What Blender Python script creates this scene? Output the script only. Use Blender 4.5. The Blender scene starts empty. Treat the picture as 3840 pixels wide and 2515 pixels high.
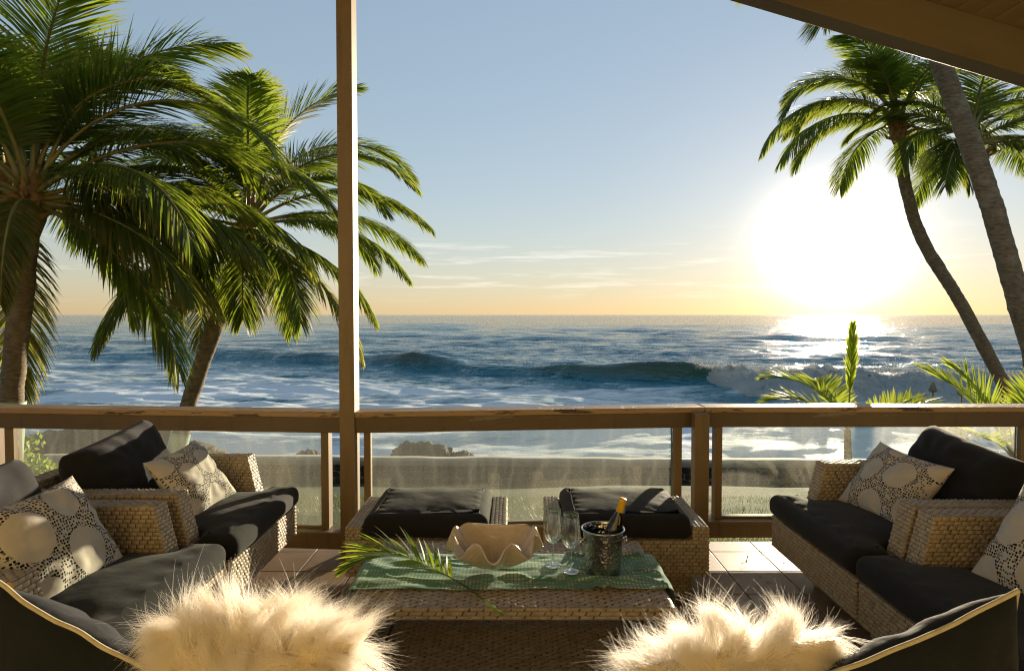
import bpy, bmesh, math, random
import numpy as np
from mathutils import Vector, Matrix, Euler, geometry
random.seed(7)
R = math.radians
scene = bpy.context.scene
col = scene.collection

# ------------------------------------------------------------------ camera
cam_data = bpy.data.cameras.new('camera')
cam_data.sensor_width = 36.0
cam_data.lens = 22.69
cam_data.clip_start = 0.05
cam_data.clip_end = 60000
cam = bpy.data.objects.new('camera', cam_data)
cam.location = (0, 0, 1.587)
cam.rotation_euler = (R(90 - 1.85), 0, 0)
col.objects.link(cam)
scene.camera = cam

# ------------------------------------------------------------------ light
SUN_AZ, SUN_EL = R(26.6), R(5.4)          # azimuth from +Y towards +X
SUN = Vector((math.sin(SUN_AZ) * math.cos(SUN_EL), math.cos(SUN_AZ) * math.cos(SUN_EL), math.sin(SUN_EL)))
world = bpy.data.worlds.new('World')
scene.world = world
world.use_nodes = True
wn, wl = world.node_tree.nodes, world.node_tree.links
wn.clear()
w_out = wn.new('ShaderNodeOutputWorld')
w_bg = wn.new('ShaderNodeBackground')
w_bg.inputs['Strength'].default_value = 0.148
sky = wn.new('ShaderNodeTexSky')
sky.sky_type = 'NISHITA'
sky.sun_disc = False
sky.sun_elevation = SUN_EL
sky.sun_rotation = SUN_AZ
sky.air_density = 1.2
sky.dust_density = 0.1
sky.ozone_density = 3.2
w_tc = wn.new('ShaderNodeTexCoord')


def wmath(op, a, b=None, clamp=False):
    n = wn.new('ShaderNodeMath')
    n.operation = op
    n.use_clamp = clamp
    for i, x in enumerate((a, b)):
        if x is None:
            continue
        if isinstance(x, (int, float)):
            n.inputs[i].default_value = x
        else:
            wl.new(x, n.inputs[i])
    return n.outputs[0]


# the hazy aureole round the low sun
w_dot = wn.new('ShaderNodeVectorMath')
w_dot.operation = 'DOT_PRODUCT'
wl.new(w_tc.outputs['Generated'], w_dot.inputs[0])
w_dot.inputs[1].default_value = SUN
cosang = wmath('MAXIMUM', w_dot.outputs['Value'], 0.0)
lobe = wmath('ADD', wmath('MULTIPLY', wmath('POWER', cosang, 420.0), 7.0), wmath('MULTIPLY', wmath('POWER', cosang, 60.0), 0.45))
w_glow = wn.new('ShaderNodeMixRGB')
w_glow.blend_type = 'ADD'
w_glow.inputs['Fac'].default_value = 1.0
w_lc = wn.new('ShaderNodeMixRGB')
w_lc.blend_type = 'MULTIPLY'
w_lc.inputs['Fac'].default_value = 1.0
w_lc.inputs['Color1'].default_value = (1.0, 0.86, 0.66, 1)
wl.new(lobe, w_lc.inputs['Color2'])
# thin streaks of cloud low over the sea
w_map = wn.new('ShaderNodeMapping')
w_map.inputs['Scale'].default_value = (5.0, 5.0, 75.0)
wl.new(w_tc.outputs['Generated'], w_map.inputs['Vector'])
w_noise = wn.new('ShaderNodeTexNoise')
w_noise.inputs['Scale'].default_value = 1.0
w_noise.inputs['Detail'].default_value = 8.0
w_noise.inputs['Roughness'].default_value = 0.62
wl.new(w_map.outputs['Vector'], w_noise.inputs['Vector'])
w_sep = wn.new('ShaderNodeSeparateXYZ')
wl.new(w_tc.outputs['Generated'], w_sep.inputs[0])
band = wmath('MULTIPLY', wmath('MULTIPLY', wmath('SUBTRACT', w_sep.outputs['Z'], 0.015), 40.0, True),
             wmath('MULTIPLY', wmath('SUBTRACT', 0.135, w_sep.outputs['Z']), 22.0, True))
streak = wmath('MULTIPLY', wmath('MULTIPLY', wmath('SUBTRACT', w_noise.outputs['Fac'], 0.53), 6.0, True), band)
w_cloud = wn.new('ShaderNodeMixRGB')
w_cloud.blend_type = 'MIX'
wl.new(wmath('MULTIPLY', streak, 0.42), w_cloud.inputs['Fac'])
w_cloud.inputs['Color2'].default_value = (3.4, 3.1, 2.7, 1)
# one even tone curve over the whole dome: the photograph's sky is far less contrasty than the physical one
w_gam = wn.new('ShaderNodeGamma')
w_gam.inputs['Gamma'].default_value = 0.42
wl.new(sky.outputs['Color'], w_gam.inputs['Color'])
w_sat = wn.new('ShaderNodeHueSaturation')
w_sat.inputs['Saturation'].default_value = 1.1
w_tint = wn.new('ShaderNodeMixRGB')
w_tint.blend_type = 'MULTIPLY'
w_tint.inputs['Fac'].default_value = 1.0
w_tint.inputs['Color2'].default_value = (1.04, 0.985, 1.0, 1)
wl.new(w_gam.outputs['Color'], w_tint.inputs['Color1'])
wl.new(w_tint.outputs['Color'], w_sat.inputs['Color'])
wl.new(w_sat.outputs['Color'], w_glow.inputs['Color1'])
wl.new(w_lc.outputs['Color'], w_glow.inputs['Color2'])
wl.new(w_glow.outputs['Color'], w_cloud.inputs['Color1'])
wl.new(w_cloud.outputs['Color'], w_bg.inputs['Color'])
wl.new(w_bg.outputs['Background'], w_out.inputs['Surface'])

sun_data = bpy.data.lights.new('sun', 'SUN')
sun_data.energy = 4.2
sun_data.angle = R(0.6)
sun_data.color = (1.0, 0.83, 0.60)
sun = bpy.data.objects.new('sun', sun_data)
sun.rotation_euler = SUN.to_track_quat('Z', 'Y').to_euler()
sun.location = SUN * 60
col.objects.link(sun)

scene.view_settings.view_transform = 'Standard'
scene.view_settings.look = 'None'
scene.view_settings.exposure = 1.5
scene.view_settings.gamma = 1.0
scene.view_settings.use_curve_mapping = False
scene.render.engine = 'CYCLES'
scene.cycles.max_bounces = 10
scene.cycles.transparent_max_bounces = 24
scene.cycles.sample_clamp_indirect = 6.0
scene.cycles.use_denoising = True
scene.cycles.denoising_prefilter = 'NONE'
scene.cycles.filter_width = 1.2
scene.cycles.caustics_reflective = False
scene.cycles.caustics_refractive = False


# ------------------------------------------------------------------ helpers
def tag(o, label=None, cat=None, group=None, kind=None):
    for k, v in (('label', label), ('category', cat), ('group', group), ('kind', kind)):
        if v:
            o[k] = v
    return o


def link(o, parent=None):
    col.objects.link(o)
    if parent:
        o.parent = parent
    return o


def empty(name, loc=(0, 0, 0), rz=0.0, label=None, cat=None, group=None):
    o = bpy.data.objects.new(name, None)
    o.empty_display_size = 0.1
    o.location = loc
    o.rotation_euler = (0, 0, rz)
    col.objects.link(o)
    return tag(o, label, cat, group)


def children(o):
    return [c for c in bpy.data.objects if c.parent == o]


def copy_tree(o, parent=None):
    kids = list(o.children)
    c = o.copy()
    col.objects.link(c)
    c.parent = parent
    for ch in kids:
        copy_tree(ch, c)
    return c


def raw_mesh(name, V, Q=None, T=None):
    """numpy arrays of vertices, quads and triangles to a mesh"""
    V = np.asarray(V, dtype=np.float32).reshape(-1, 3)
    Q = np.zeros((0, 4), int) if Q is None or len(Q) == 0 else np.asarray(Q, dtype=np.int32).reshape(-1, 4)
    T = np.zeros((0, 3), int) if T is None or len(T) == 0 else np.asarray(T, dtype=np.int32).reshape(-1, 3)
    me = bpy.data.meshes.new(name)
    me.vertices.add(len(V))
    me.vertices.foreach_set('co', V.ravel())
    loops = np.concatenate([Q.ravel(), T.ravel()]).astype(np.int32)
    me.loops.add(len(loops))
    me.loops.foreach_set('vertex_index', loops)
    starts = np.concatenate([np.arange(len(Q)) * 4, len(Q) * 4 + np.arange(len(T)) * 3]).astype(np.int32)
    me.polygons.add(len(starts))
    me.polygons.foreach_set('loop_start', starts)
    me.update(calc_edges=True)
    me.validate()
    return me


class MB:
    """collects shapes into one mesh"""
    def __init__(self):
        self.V, self.Q, self.T, self.n = [], [], [], 0

    def add(self, V, Q=None, T=None):
        V = np.asarray(V, dtype=float).reshape(-1, 3)
        if Q is not None and len(Q):
            self.Q.append(np.asarray(Q, int).reshape(-1, 4) + self.n)
        if T is not None and len(T):
            self.T.append(np.asarray(T, int).reshape(-1, 3) + self.n)
        self.V.append(V)
        self.n += len(V)

    def box(self, x0, x1, y0, y1, z0, z1):
        V = [(x, y, z) for z in (z0, z1) for y in (y0, y1) for x in (x0, x1)]
        self.add(V, [(0, 2, 3, 1), (4, 5, 7, 6), (0, 1, 5, 4), (2, 6, 7, 3), (0, 4, 6, 2), (1, 3, 7, 5)])

    def hexa(self, P):
        """eight corners: bottom ring of four, then top ring of four"""
        self.add(P, [(3, 2, 1, 0), (4, 5, 6, 7), (0, 1, 5, 4), (1, 2, 6, 5), (2, 3, 7, 6), (3, 0, 4, 7)])

    def tube(self, P, r, seg=8, cap=True):
        P = np.asarray(P, float)
        n = len(P)
        r = np.full(n, r) if np.isscalar(r) else np.asarray(r, float)
        T = np.gradient(P, axis=0)
        T /= np.linalg.norm(T, axis=1)[:, None] + 1e-9
        a = np.array([0, 0, 1.0]) if abs(T[0][2]) < 0.9 else np.array([1.0, 0, 0])
        A = np.cross(T, a)
        A /= np.linalg.norm(A, axis=1)[:, None] + 1e-9
        B = np.cross(T, A)
        th = np.linspace(0, 2 * np.pi, seg, endpoint=False)
        V = P[:, None, :] + r[:, None, None] * (np.cos(th)[None, :, None] * A[:, None, :] + np.sin(th)[None, :, None] * B[:, None, :])
        i = np.arange(n - 1)[:, None] * seg
        j = np.arange(seg)[None, :]
        k = (j + 1) % seg
        Q = np.stack([i + j, i + k, i + seg + k, i + seg + j], -1).reshape(-1, 4)
        V = V.reshape(-1, 3)
        Tr = []
        if cap:
            V = np.vstack([V, P[0], P[-1]])
            for q in range(seg):
                Tr.append((n * seg, (q + 1) % seg, q))
                Tr.append((n * seg + 1, (n - 1) * seg + q, (n - 1) * seg + (q + 1) % seg))
        self.add(V, Q, Tr)

    def lathe(self, prof, seg=32, c=(0, 0, 0)):
        prof = np.asarray(prof, float)
        th = np.linspace(0, 2 * np.pi, seg, endpoint=False)
        V = np.stack([prof[:, None, 0] * np.cos(th), prof[:, None, 0] * np.sin(th), np.repeat(prof[:, None, 1], seg, 1)], -1)
        n = len(prof)
        i = np.arange(n - 1)[:, None] * seg
        j = np.arange(seg)[None, :]
        k = (j + 1) % seg
        Q = np.stack([i + j, i + k, i + seg + k, i + seg + j], -1).reshape(-1, 4)
        self.add(V.reshape(-1, 3) + np.asarray(c), Q)

    def grid(self, P):
        """(n, m, 3) array of points"""
        n, m = P.shape[:2]
        i = np.arange(n - 1)[:, None] * m
        j = np.arange(m - 1)[None, :]
        Q = np.stack([i + j, i + m + j, i + m + j + 1, i + j + 1], -1).reshape(-1, 4)
        self.add(P.reshape(-1, 3), Q)

    def mesh(self, name):
        V = np.vstack(self.V)
        Q = np.vstack(self.Q) if self.Q else None
        T = np.vstack(self.T) if self.T else None
        return raw_mesh(name, V, Q, T)

    def build(self, name, mat, parent=None, smooth=False, bevel=0.0, fix=True):
        me = self.mesh(name)
        if fix:
            bm = bmesh.new()
            bm.from_mesh(me)
            bmesh.ops.recalc_face_normals(bm, faces=bm.faces)
            if bevel:
                bmesh.ops.bevel(bm, geom=list(bm.edges), offset=bevel, segments=2, affect='EDGES', profile=0.5)
            bm.to_mesh(me)
            bm.free()
        me.materials.append(mat)
        me.polygons.foreach_set('use_smooth', [bool(smooth)] * len(me.polygons))
        o = bpy.data.objects.new(name, me)
        return link(o, parent)


def box_obj(name, x0, x1, y0, y1, z0, z1, mat, parent=None, bevel=0.004):
    m = MB()
    m.box(x0, x1, y0, y1, z0, z1)
    return m.build(name, mat, parent, bevel=bevel)


def spline(P, n):
    """Catmull-Rom through P, n points"""
    P = np.asarray(P, float)
    E = np.vstack([2 * P[0] - P[1], P, 2 * P[-1] - P[-2]])
    out = []
    for t in np.linspace(0, len(P) - 1 - 1e-6, n):
        i = int(t)
        f = t - i
        a, b, c, d = E[i:i + 4]
        out.append(0.5 * (2 * b + (c - a) * f + (2 * a - 5 * b + 4 * c - d) * f * f + (3 * b - a - 3 * c + d) * f ** 3))
    return np.array(out)


# smooth value noise for shaping meshes
_tab = np.random.RandomState(3).rand(64, 64, 64)


def vnoise(P, scale=1.0):
    P = np.asarray(P, float) * scale + 100.0
    I = np.floor(P).astype(int)
    F = P - I
    F = F * F * (3 - 2 * F)
    out = 0
    for dx in (0, 1):
        for dy in (0, 1):
            for dz in (0, 1):
                w = (F[..., 0] if dx else 1 - F[..., 0]) * (F[..., 1] if dy else 1 - F[..., 1]) * (F[..., 2] if dz else 1 - F[..., 2])
                out = out + w * _tab[(I[..., 0] + dx) % 64, (I[..., 1] + dy) % 64, (I[..., 2] + dz) % 64]
    return out * 2 - 1


def fbm(P, scale=1.0, octs=4):
    s, a = 0, 1.0
    for k in range(octs):
        s = s + a * vnoise(P, scale * 2 ** k)
        a *= 0.5
    return s


# ------------------------------------------------------------------ materials
class N:
    """small wrapper for building a node tree"""
    def __init__(self, name):
        self.mat = bpy.data.materials.new(name)
        self.mat.use_nodes = True
        self.t = self.mat.node_tree
        self.t.nodes.clear()
        self.out = self.t.nodes.new('ShaderNodeOutputMaterial')

    def new(self, typ, ins=None, **props):
        n = self.t.nodes.new(typ)
        for k, v in props.items():
            setattr(n, k, v)
        for k, v in (ins or {}).items():
            self.set(n.inputs[k], v)
        return n

    def set(self, sock, v):
        if isinstance(v, bpy.types.NodeSocket):
            self.t.links.new(v, sock)
        elif isinstance(v, bpy.types.Node):
            self.t.links.new(v.outputs[0], sock)
        elif isinstance(v, (tuple, list)) and len(v) == 3 and sock.type == 'RGBA':
            sock.default_value = (*v, 1)
        else:
            sock.default_value = v

    def math(self, op, a, b=0.0, clamp=False):
        n = self.new('ShaderNodeMath', operation=op, use_clamp=clamp)
        self.set(n.inputs[0], a)
        self.set(n.inputs[1], b)
        return n.outputs[0]

    def coord(self, kind='Object', scale=(1, 1, 1)):
        c = self.new('ShaderNodeTexCoord')
        m = self.new('ShaderNodeMapping', {'Vector': c.outputs[kind], 'Scale': scale})
        return m.outputs[0]

    def noise(self, vec, scale, detail=4.0, rough=0.55):
        return self.new('ShaderNodeTexNoise', {'Vector': vec, 'Scale': scale, 'Detail': detail, 'Roughness': rough}).outputs['Fac']

    def ramp(self, fac, stops):
        n = self.new('ShaderNodeValToRGB', {'Fac': fac})
        e = n.color_ramp.elements
        while len(e) < len(stops):
            e.new(0.5)
        for el, (p, c) in zip(e, stops):
            el.position = p
            el.color = (*c, 1) if len(c) == 3 else c
        return n.outputs[0]

    def mix(self, fac, a, b, mode='MIX'):
        n = self.new('ShaderNodeMixRGB', blend_type=mode)
        self.set(n.inputs[0], fac)
        self.set(n.inputs[1], a)
        self.set(n.inputs[2], b)
        return n.outputs[0]

    def bump(self, h, strength=0.3, dist=0.01, normal=None):
        ins = {'Height': h, 'Strength': strength, 'Distance': dist}
        if normal is not None:
            ins['Normal'] = normal
        return self.new('ShaderNodeBump', ins).outputs[0]

    def principled(self, **k):
        ins = {}
        for a, b in k.items():
            ins[{'color': 'Base Color', 'rough': 'Roughness', 'normal': 'Normal', 'metal': 'Metallic', 'spec': 'Specular IOR Level',
                 'trans': 'Transmission Weight', 'ior': 'IOR', 'coat': 'Coat Weight', 'sheen': 'Sheen Weight',
                 'sheenr': 'Sheen Roughness', 'coatr': 'Coat Roughness'}[a]] = b
        return self.new('ShaderNodeBsdfPrincipled', ins).outputs[0]

    def mixsh(self, fac, a, b):
        n = self.new('ShaderNodeMixShader')
        self.set(n.inputs[0], fac)
        self.set(n.inputs[1], a)
        self.set(n.inputs[2], b)
        return n.outputs[0]

    def done(self, sh):
        self.t.links.new(sh, self.out.inputs['Surface'])
        return self.mat


def simple(name, c1, c2, rough=0.6, scale=8.0, bump=0.15, bscale=60.0, bdist=0.003, stretch=(1, 1, 1), spec=0.5, detail=5.0):
    n = N(name)
    v = n.coord('Object', stretch)
    f = n.noise(v, scale, detail)
    c = n.ramp(f, [(0.3, c1), (0.7, c2)])
    b = n.bump(n.noise(v, bscale, 3.0), bump, bdist)
    return n.done(n.principled(color=c, rough=rough, normal=b, spec=spec))


M = {}


def timber(name, c1, c2, along):
    """sea-worn painted timber: grain along its length, chips of bare wood, water stains"""
    n = N(name)
    st = tuple(0.12 if k == along else 1.0 for k in range(3))
    v = n.coord('Object', st)
    w = n.coord('Object')
    grain = n.noise(v, 60.0, 4.0, 0.6)
    f = n.noise(w, 3.0, 5.0)
    c = n.ramp(n.math('ADD', n.math('MULTIPLY', f, 0.55), n.math('MULTIPLY', grain, 0.45)), [(0.3, c1), (0.7, c2)])
    stain = n.ramp(n.noise(n.coord('Object', (5, 5, 0.6)), 3.0, 5.0), [(0.55, (0, 0, 0)), (0.72, (1, 1, 1))])
    c = n.mix(n.math('MULTIPLY', stain, 0.45), c, tuple(x * 0.45 for x in c1))
    chip = n.ramp(n.math('ADD', n.math('MULTIPLY', n.noise(v, 14.0, 7.0, 0.7), 0.8), n.math('MULTIPLY', f, 0.2)), [(0.63, (0, 0, 0)), (0.65, (1, 1, 1))])
    c = n.mix(n.math('MULTIPLY', chip, 0.8), c, (0.20, 0.165, 0.12))
    b = n.bump(n.math('SUBTRACT', n.math('MULTIPLY', grain, 0.5), chip), 0.4, 0.003)
    return n.done(n.principled(color=c, rough=0.52, normal=b))


M['paint'] = timber('brown_paint', (0.085, 0.055, 0.025), (0.12, 0.08, 0.037), 0)
M['stile'] = timber('tan_paint', (0.165, 0.11, 0.048), (0.215, 0.147, 0.066), 2)
M['beam'] = simple('beam_paint', (0.145, 0.108, 0.06), (0.195, 0.148, 0.083), 0.6, 3.0, 0.3, 60, 0.003, (0.3, 1, 1))
M['plank'] = simple('ceiling_plank_wood', (0.27, 0.20, 0.115), (0.38, 0.285, 0.165), 0.6, 5.0, 0.3, 50, 0.003, (1, 0.08, 1))


def cap_mat():
    n = N('weathered_cap_paint')
    v = n.coord('Object', (0.35, 3.0, 3.0))
    crack = n.noise(v, 9.0, 8.0, 0.65)
    fine = n.noise(n.coord('Object', (1, 6, 6)), 20.0, 6.0, 0.6)
    k = n.ramp(n.math('ADD', n.math('MULTIPLY', crack, 0.75), n.math('MULTIPLY', fine, 0.25)), [(0.55, (0, 0, 0)), (0.58, (1, 1, 1))])
    c = n.mix(k, (0.33, 0.215, 0.105), (0.045, 0.03, 0.02))
    b = n.bump(n.math('SUBTRACT', n.math('MULTIPLY', fine, 0.4), k), 0.7, 0.004)
    return n.done(n.principled(color=c, rough=0.48, normal=b))


M['cap'] = cap_mat()


def wicker_mat():
    n = N('wicker_resin')
    v = n.coord('Object')
    f = n.noise(v, 26.0, 3.0)
    g = n.noise(v, 180.0, 2.0)
    c = n.ramp(n.math('ADD', n.math('MULTIPLY', f, 0.6), n.math('MULTIPLY', g, 0.4)), [(0.33, (0.30, 0.235, 0.15)), (0.67, (0.55, 0.45, 0.315))])
    return n.done(n.principled(color=c, rough=0.42, spec=0.45))


M['wicker'] = wicker_mat()
M['wicker_core'] = simple('wicker_backing', (0.10, 0.07, 0.038), (0.15, 0.108, 0.06), 0.7)


def fabric(name, c1, c2, wr=0.35):
    n = N(name)
    v = n.coord('Object')
    f = n.noise(v, 5.0, 5.0)
    speck = n.noise(v, 420.0, 1.0)
    c = n.mix(n.math('MULTIPLY', speck, 0.6), n.ramp(f, [(0.3, c1), (0.7, c2)]), tuple(min(1, x * 1.6 + 0.004) for x in c2))
    b1 = n.bump(n.noise(n.coord('Object', (1, 1, 1)), 7.0, 3.0), wr, 0.03)
    b2 = n.bump(n.noise(v, 500.0, 1.0), 0.25, 0.0015, b1)
    return n.done(n.principled(color=c, rough=0.92, normal=b2, sheen=0.08, sheenr=0.5, spec=0.15))


M['charcoal'] = fabric('charcoal_fabric', (0.0115, 0.011, 0.0115), (0.018, 0.0175, 0.018), 0.15)
M['navy'] = fabric('dark_denim_fabric', (0.006, 0.0075, 0.010), (0.011, 0.0135, 0.017), 0.5)
M['piping'] = simple('cream_piping', (0.42, 0.38, 0.27), (0.55, 0.50, 0.36), 0.8, 30, 0.4, 300, 0.002)
M['brass'] = simple('brass_zip', (0.5, 0.35, 0.1), (0.6, 0.42, 0.14), 0.3)
M['steel_leg'] = simple('brushed_foot', (0.35, 0.33, 0.3), (0.45, 0.43, 0.4), 0.35)


def tile_mat():
    n = N('terracotta_tile')
    v = n.coord('Object')
    info = n.new('ShaderNodeObjectInfo')
    ofs = n.new('ShaderNodeVectorMath', {0: v}, operation='ADD')
    n.t.links.new(info.outputs['Location'], ofs.inputs[1])
    f = n.noise(ofs.outputs[0], 7.0, 6.0)
    g = n.noise(ofs.outputs[0], 45.0, 4.0)
    c = n.ramp(f, [(0.3, (0.25, 0.165, 0.10)), (0.7, (0.33, 0.23, 0.145))])
    c = n.mix(n.math('MULTIPLY', n.math('SUBTRACT', info.outputs['Random'], 0.5), 0.35), c, (0.30, 0.19, 0.11))
    dirt = n.ramp(g, [(0.60, (0, 0, 0)), (0.72, (1, 1, 1))])
    c = n.mix(n.math('MULTIPLY', dirt, 0.35), c, (0.16, 0.11, 0.07))
    b = n.bump(n.noise(ofs.outputs[0], 30.0, 3.0), 0.12, 0.003)
    return n.done(n.principled(color=c, rough=n.math('ADD', n.math('MULTIPLY', f, 0.25), 0.40), normal=b))


M['tile'] = tile_mat()
M['grout'] = simple('dark_grout', (0.045, 0.032, 0.022), (0.075, 0.055, 0.038), 0.9, 20)


def glass_pane_mat():
    """clear pane with a film of dried salt that catches the light from behind"""
    n = N('salty_glass')
    v = n.coord('Object')
    big = n.noise(v, 1.3, 4.0, 0.6)
    run = n.noise(n.coord('Object', (9, 9, 0.7)), 4.0, 4.0)
    grit = n.noise(v, 260.0, 2.0)
    amount = n.math('ADD', n.math('MULTIPLY', big, 0.20), n.math('ADD', n.math('MULTIPLY', run, 0.13), n.math('MULTIPLY', grit, 0.20)))
    sc = n.new('ShaderNodeTexWave', {'Vector': v, 'Scale': 1.6, 'Distortion': 9.0, 'Detail': 3.0, 'Detail Scale': 1.0})
    amount = n.math('ADD', amount, n.math('MULTIPLY', n.math('POWER', sc.outputs['Fac'], 10.0), 0.05))
    amount = n.math('SUBTRACT', amount, 0.12, True)
    clear = n.new('ShaderNodeBsdfTransparent', {'Color': (0.93, 0.96, 0.92)}).outputs[0]
    film = n.new('ShaderNodeBsdfTranslucent', {'Color': (0.86, 0.82, 0.72)}).outputs[0]
    fwd = n.new('ShaderNodeBsdfRefraction', {'Roughness': 0.75, 'IOR': 1.25, 'Color': (0.95, 0.92, 0.85)}).outputs[0]
    film = n.mixsh(0.62, film, fwd)
    body = n.mixsh(n.math('MULTIPLY', amount, 0.42), clear, film)
    gl = n.new('ShaderNodeBsdfGlossy', {'Roughness': 0.03, 'Color': (1, 1, 1)}).outputs[0]
    fr = n.new('ShaderNodeFresnel', {'IOR': 1.45}).outputs[0]
    return n.done(n.mixsh(n.math('MULTIPLY', fr, 0.9), body, gl))


M['pane'] = glass_pane_mat()


def leaf_mat(name, c1, c2, tcol, tfac=0.45, rough=0.5):
    n = N(name)
    v = n.coord('Object')
    info = n.new('ShaderNodeObjectInfo')
    f = n.noise(v, 2.2, 3.0)
    c = n.ramp(n.math('ADD', n.math('MULTIPLY', f, 0.8), n.math('MULTIPLY', info.outputs['Random'], 0.2)), [(0.3, c1), (0.7, c2)])
    geo = n.new('ShaderNodeAttribute', attribute_name='dry')
    c = n.mix(geo.outputs['Fac'], c, (0.26, 0.15, 0.055))
    tc = n.mix(geo.outputs['Fac'], tcol, (0.55, 0.34, 0.10))
    p = n.principled(color=c, rough=rough, spec=0.35)
    t = n.new('ShaderNodeBsdfTranslucent', {'Color': tc}).outputs[0]
    return n.done(n.mixsh(tfac, p, t))


M['palm_leaf'] = leaf_mat('palm_leaf', (0.034, 0.062, 0.012), (0.075, 0.12, 0.02), (0.36, 0.48, 0.035), 0.42)
M['palm_leaf_young'] = leaf_mat('young_palm_leaf', (0.06, 0.11, 0.015), (0.10, 0.16, 0.025), (0.50, 0.62, 0.05), 0.5)
M['shrub_leaf'] = leaf_mat('shrub_leaf', (0.05, 0.10, 0.012), (0.10, 0.17, 0.02), (0.45, 0.58, 0.05), 0.45, 0.3)
M['rachis'] = simple('palm_rib', (0.16, 0.15, 0.04), (0.27, 0.23, 0.07), 0.5, 6)


def trunk_mat():
    n = N('palm_bark')
    v = n.coord('Object')
    f = n.noise(n.coord('Object', (3, 3, 14)), 4.0, 5.0)
    g = n.noise(v, 5.0, 4.0)
    c = n.ramp(f, [(0.3, (0.10, 0.075, 0.048)), (0.7, (0.27, 0.215, 0.15))])
    c = n.mix(n.ramp(g, [(0.55, (0, 0, 0)), (0.7, (1, 1, 1))]), c, (0.27, 0.23, 0.17))
    b = n.bump(f, 0.6, 0.02)
    return n.done(n.principled(color=c, rough=0.85, normal=b, spec=0.25))


M['bark'] = trunk_mat()
M['guard'] = simple('pale_green_sheet', (0.32, 0.47, 0.38), (0.40, 0.56, 0.45), 0.45)
M['fibre'] = simple('palm_fibre', (0.16, 0.09, 0.035), (0.33, 0.20, 0.08), 0.9, 12)


def lawn_mat():
    n = N('lawn_soil')
    v = n.coord('Object')
    f = n.noise(v, 1.2, 6.0)
    g = n.noise(v, 40.0, 3.0)
    c = n.ramp(n.math('ADD', n.math('MULTIPLY', f, 0.5), n.math('MULTIPLY', g, 0.5)), [(0.35, (0.018, 0.030, 0.006)), (0.65, (0.042, 0.056, 0.012))])
    b = n.bump(g, 0.8, 0.03)
    return n.done(n.principled(color=c, rough=0.9, normal=b, spec=0.2))


M['lawn'] = lawn_mat()
M['grass'] = leaf_mat('grass_blade', (0.025, 0.045, 0.006), (0.045, 0.065, 0.010), (0.14, 0.18, 0.02), 0.35)
M['lava'] = simple('lava_rock', (0.014, 0.012, 0.010), (0.055, 0.046, 0.036), 0.85, 5, 0.9, 18, 0.03)
M['stone'] = simple('wall_stone', (0.018, 0.015, 0.012), (0.07, 0.058, 0.045), 0.85, 6, 0.9, 25, 0.02)
M['mortar'] = simple('mortar', (0.20, 0.17, 0.13), (0.30, 0.26, 0.20), 0.9, 10, 0.6, 60, 0.01)
M['concrete'] = simple('concrete_cap', (0.26, 0.22, 0.165), (0.37, 0.32, 0.25), 0.85, 4, 0.5, 40, 0.008)
# ================================================================== the setting
# ---------------------------------------------------------------- ground
def ground_z(Y):
    Y = np.asarray(Y, float)
    return np.where(Y < 4.5, -0.045, np.where(Y < 13.9, -0.045 - 2.03 * (np.clip(Y, 4.5, 13.9) - 4.5) / 9.4, -2.075 - (np.clip(Y, 13.9, 26) - 13.9) * 0.24))


gx = np.linspace(-60, 60, 121)
gy = np.concatenate([np.linspace(-12, 4.4, 8), np.linspace(4.6, 30, 90)])
GX, GY = np.meshgrid(gx, gy)
P = np.stack([GX, GY, ground_z(GY)], -1)
P[..., 2] += np.where(GY > 4.7, fbm(P * [1, 1, 0], 0.5, 3) * 0.04, 0) + np.where(GY > 14.5, np.abs(fbm(P * [1, 1, 0], 0.7, 4)) * 0.35 - 0.2, 0)
m = MB()
m.grid(P)
tag(m.build('ground', M['lawn'], smooth=True), kind='structure')

rs = np.random.RandomState(5)
nb = 26000
bx = rs.uniform(-5.5, 5.5, nb)
by = 4.58 + rs.rand(nb) ** 1.6 * 5.0
near = rs.rand(nb) < 0.22
by = np.where(near, rs.uniform(4.475, 4.60, nb), by)
bz = ground_z(by)
hgt = rs.uniform(0.025, 0.07, nb)
ang = rs.uniform(0, 2 * np.pi, nb)
lean = rs.uniform(0, 0.05, nb)
wd = rs.uniform(0.002, 0.005, nb)
dx, dy = np.cos(ang), np.sin(ang)
V = np.stack([np.stack([bx - dy * wd, by + dx * wd, bz], -1), np.stack([bx + dy * wd, by - dx * wd, bz], -1),
              np.stack([bx + dx * lean, by + dy * lean, bz + hgt], -1)], 1).reshape(-1, 3)
me = raw_mesh('grass', V, None, np.arange(nb * 3).reshape(-1, 3))
me.materials.append(M['grass'])
tag(link(bpy.data.objects.new('grass', me)), 'short green lawn grass growing beyond the tiled floor', 'grass', kind='stuff')

# ---------------------------------------------------------------- tiled floor
TS = 0.33
floor = box_obj('floor', -6.0, 6.0, -3.0, 4.466, -0.30, -0.006, M['grout'], bevel=0.0)
tag(floor, kind='structure')
mt = MB()
mt.box(-TS / 2 + 0.0035, TS / 2 - 0.0035, -TS / 2 + 0.0035, TS / 2 - 0.0035, -0.006, 0.006)
tile_me = None
for ix in range(-9, 8):
    for iy in range(0, 11):
        y0 = 4.267 - TS * iy
        cx, cy = 1.329 + TS * (ix - 3) + TS / 2, y0 + TS / 2
        sy = 1.0
        if iy == 0:
            sy = (4.462 - y0) / TS
            cy = (4.462 + y0) / 2
        if tile_me is None:
            o = mt.build('tile', M['tile'], floor, bevel=0.002)
            tile_me = o.data
        else:
            o = link(bpy.data.objects.new('tile', tile_me), floor)
        o.location = (cx, cy, -0.001 + random.uniform(-0.0008, 0.0008))
        o.scale = (1, sy, 1)
        o.rotation_euler = (random.uniform(-.0015, .0015), random.uniform(-.0015, .0015), 0)

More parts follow.
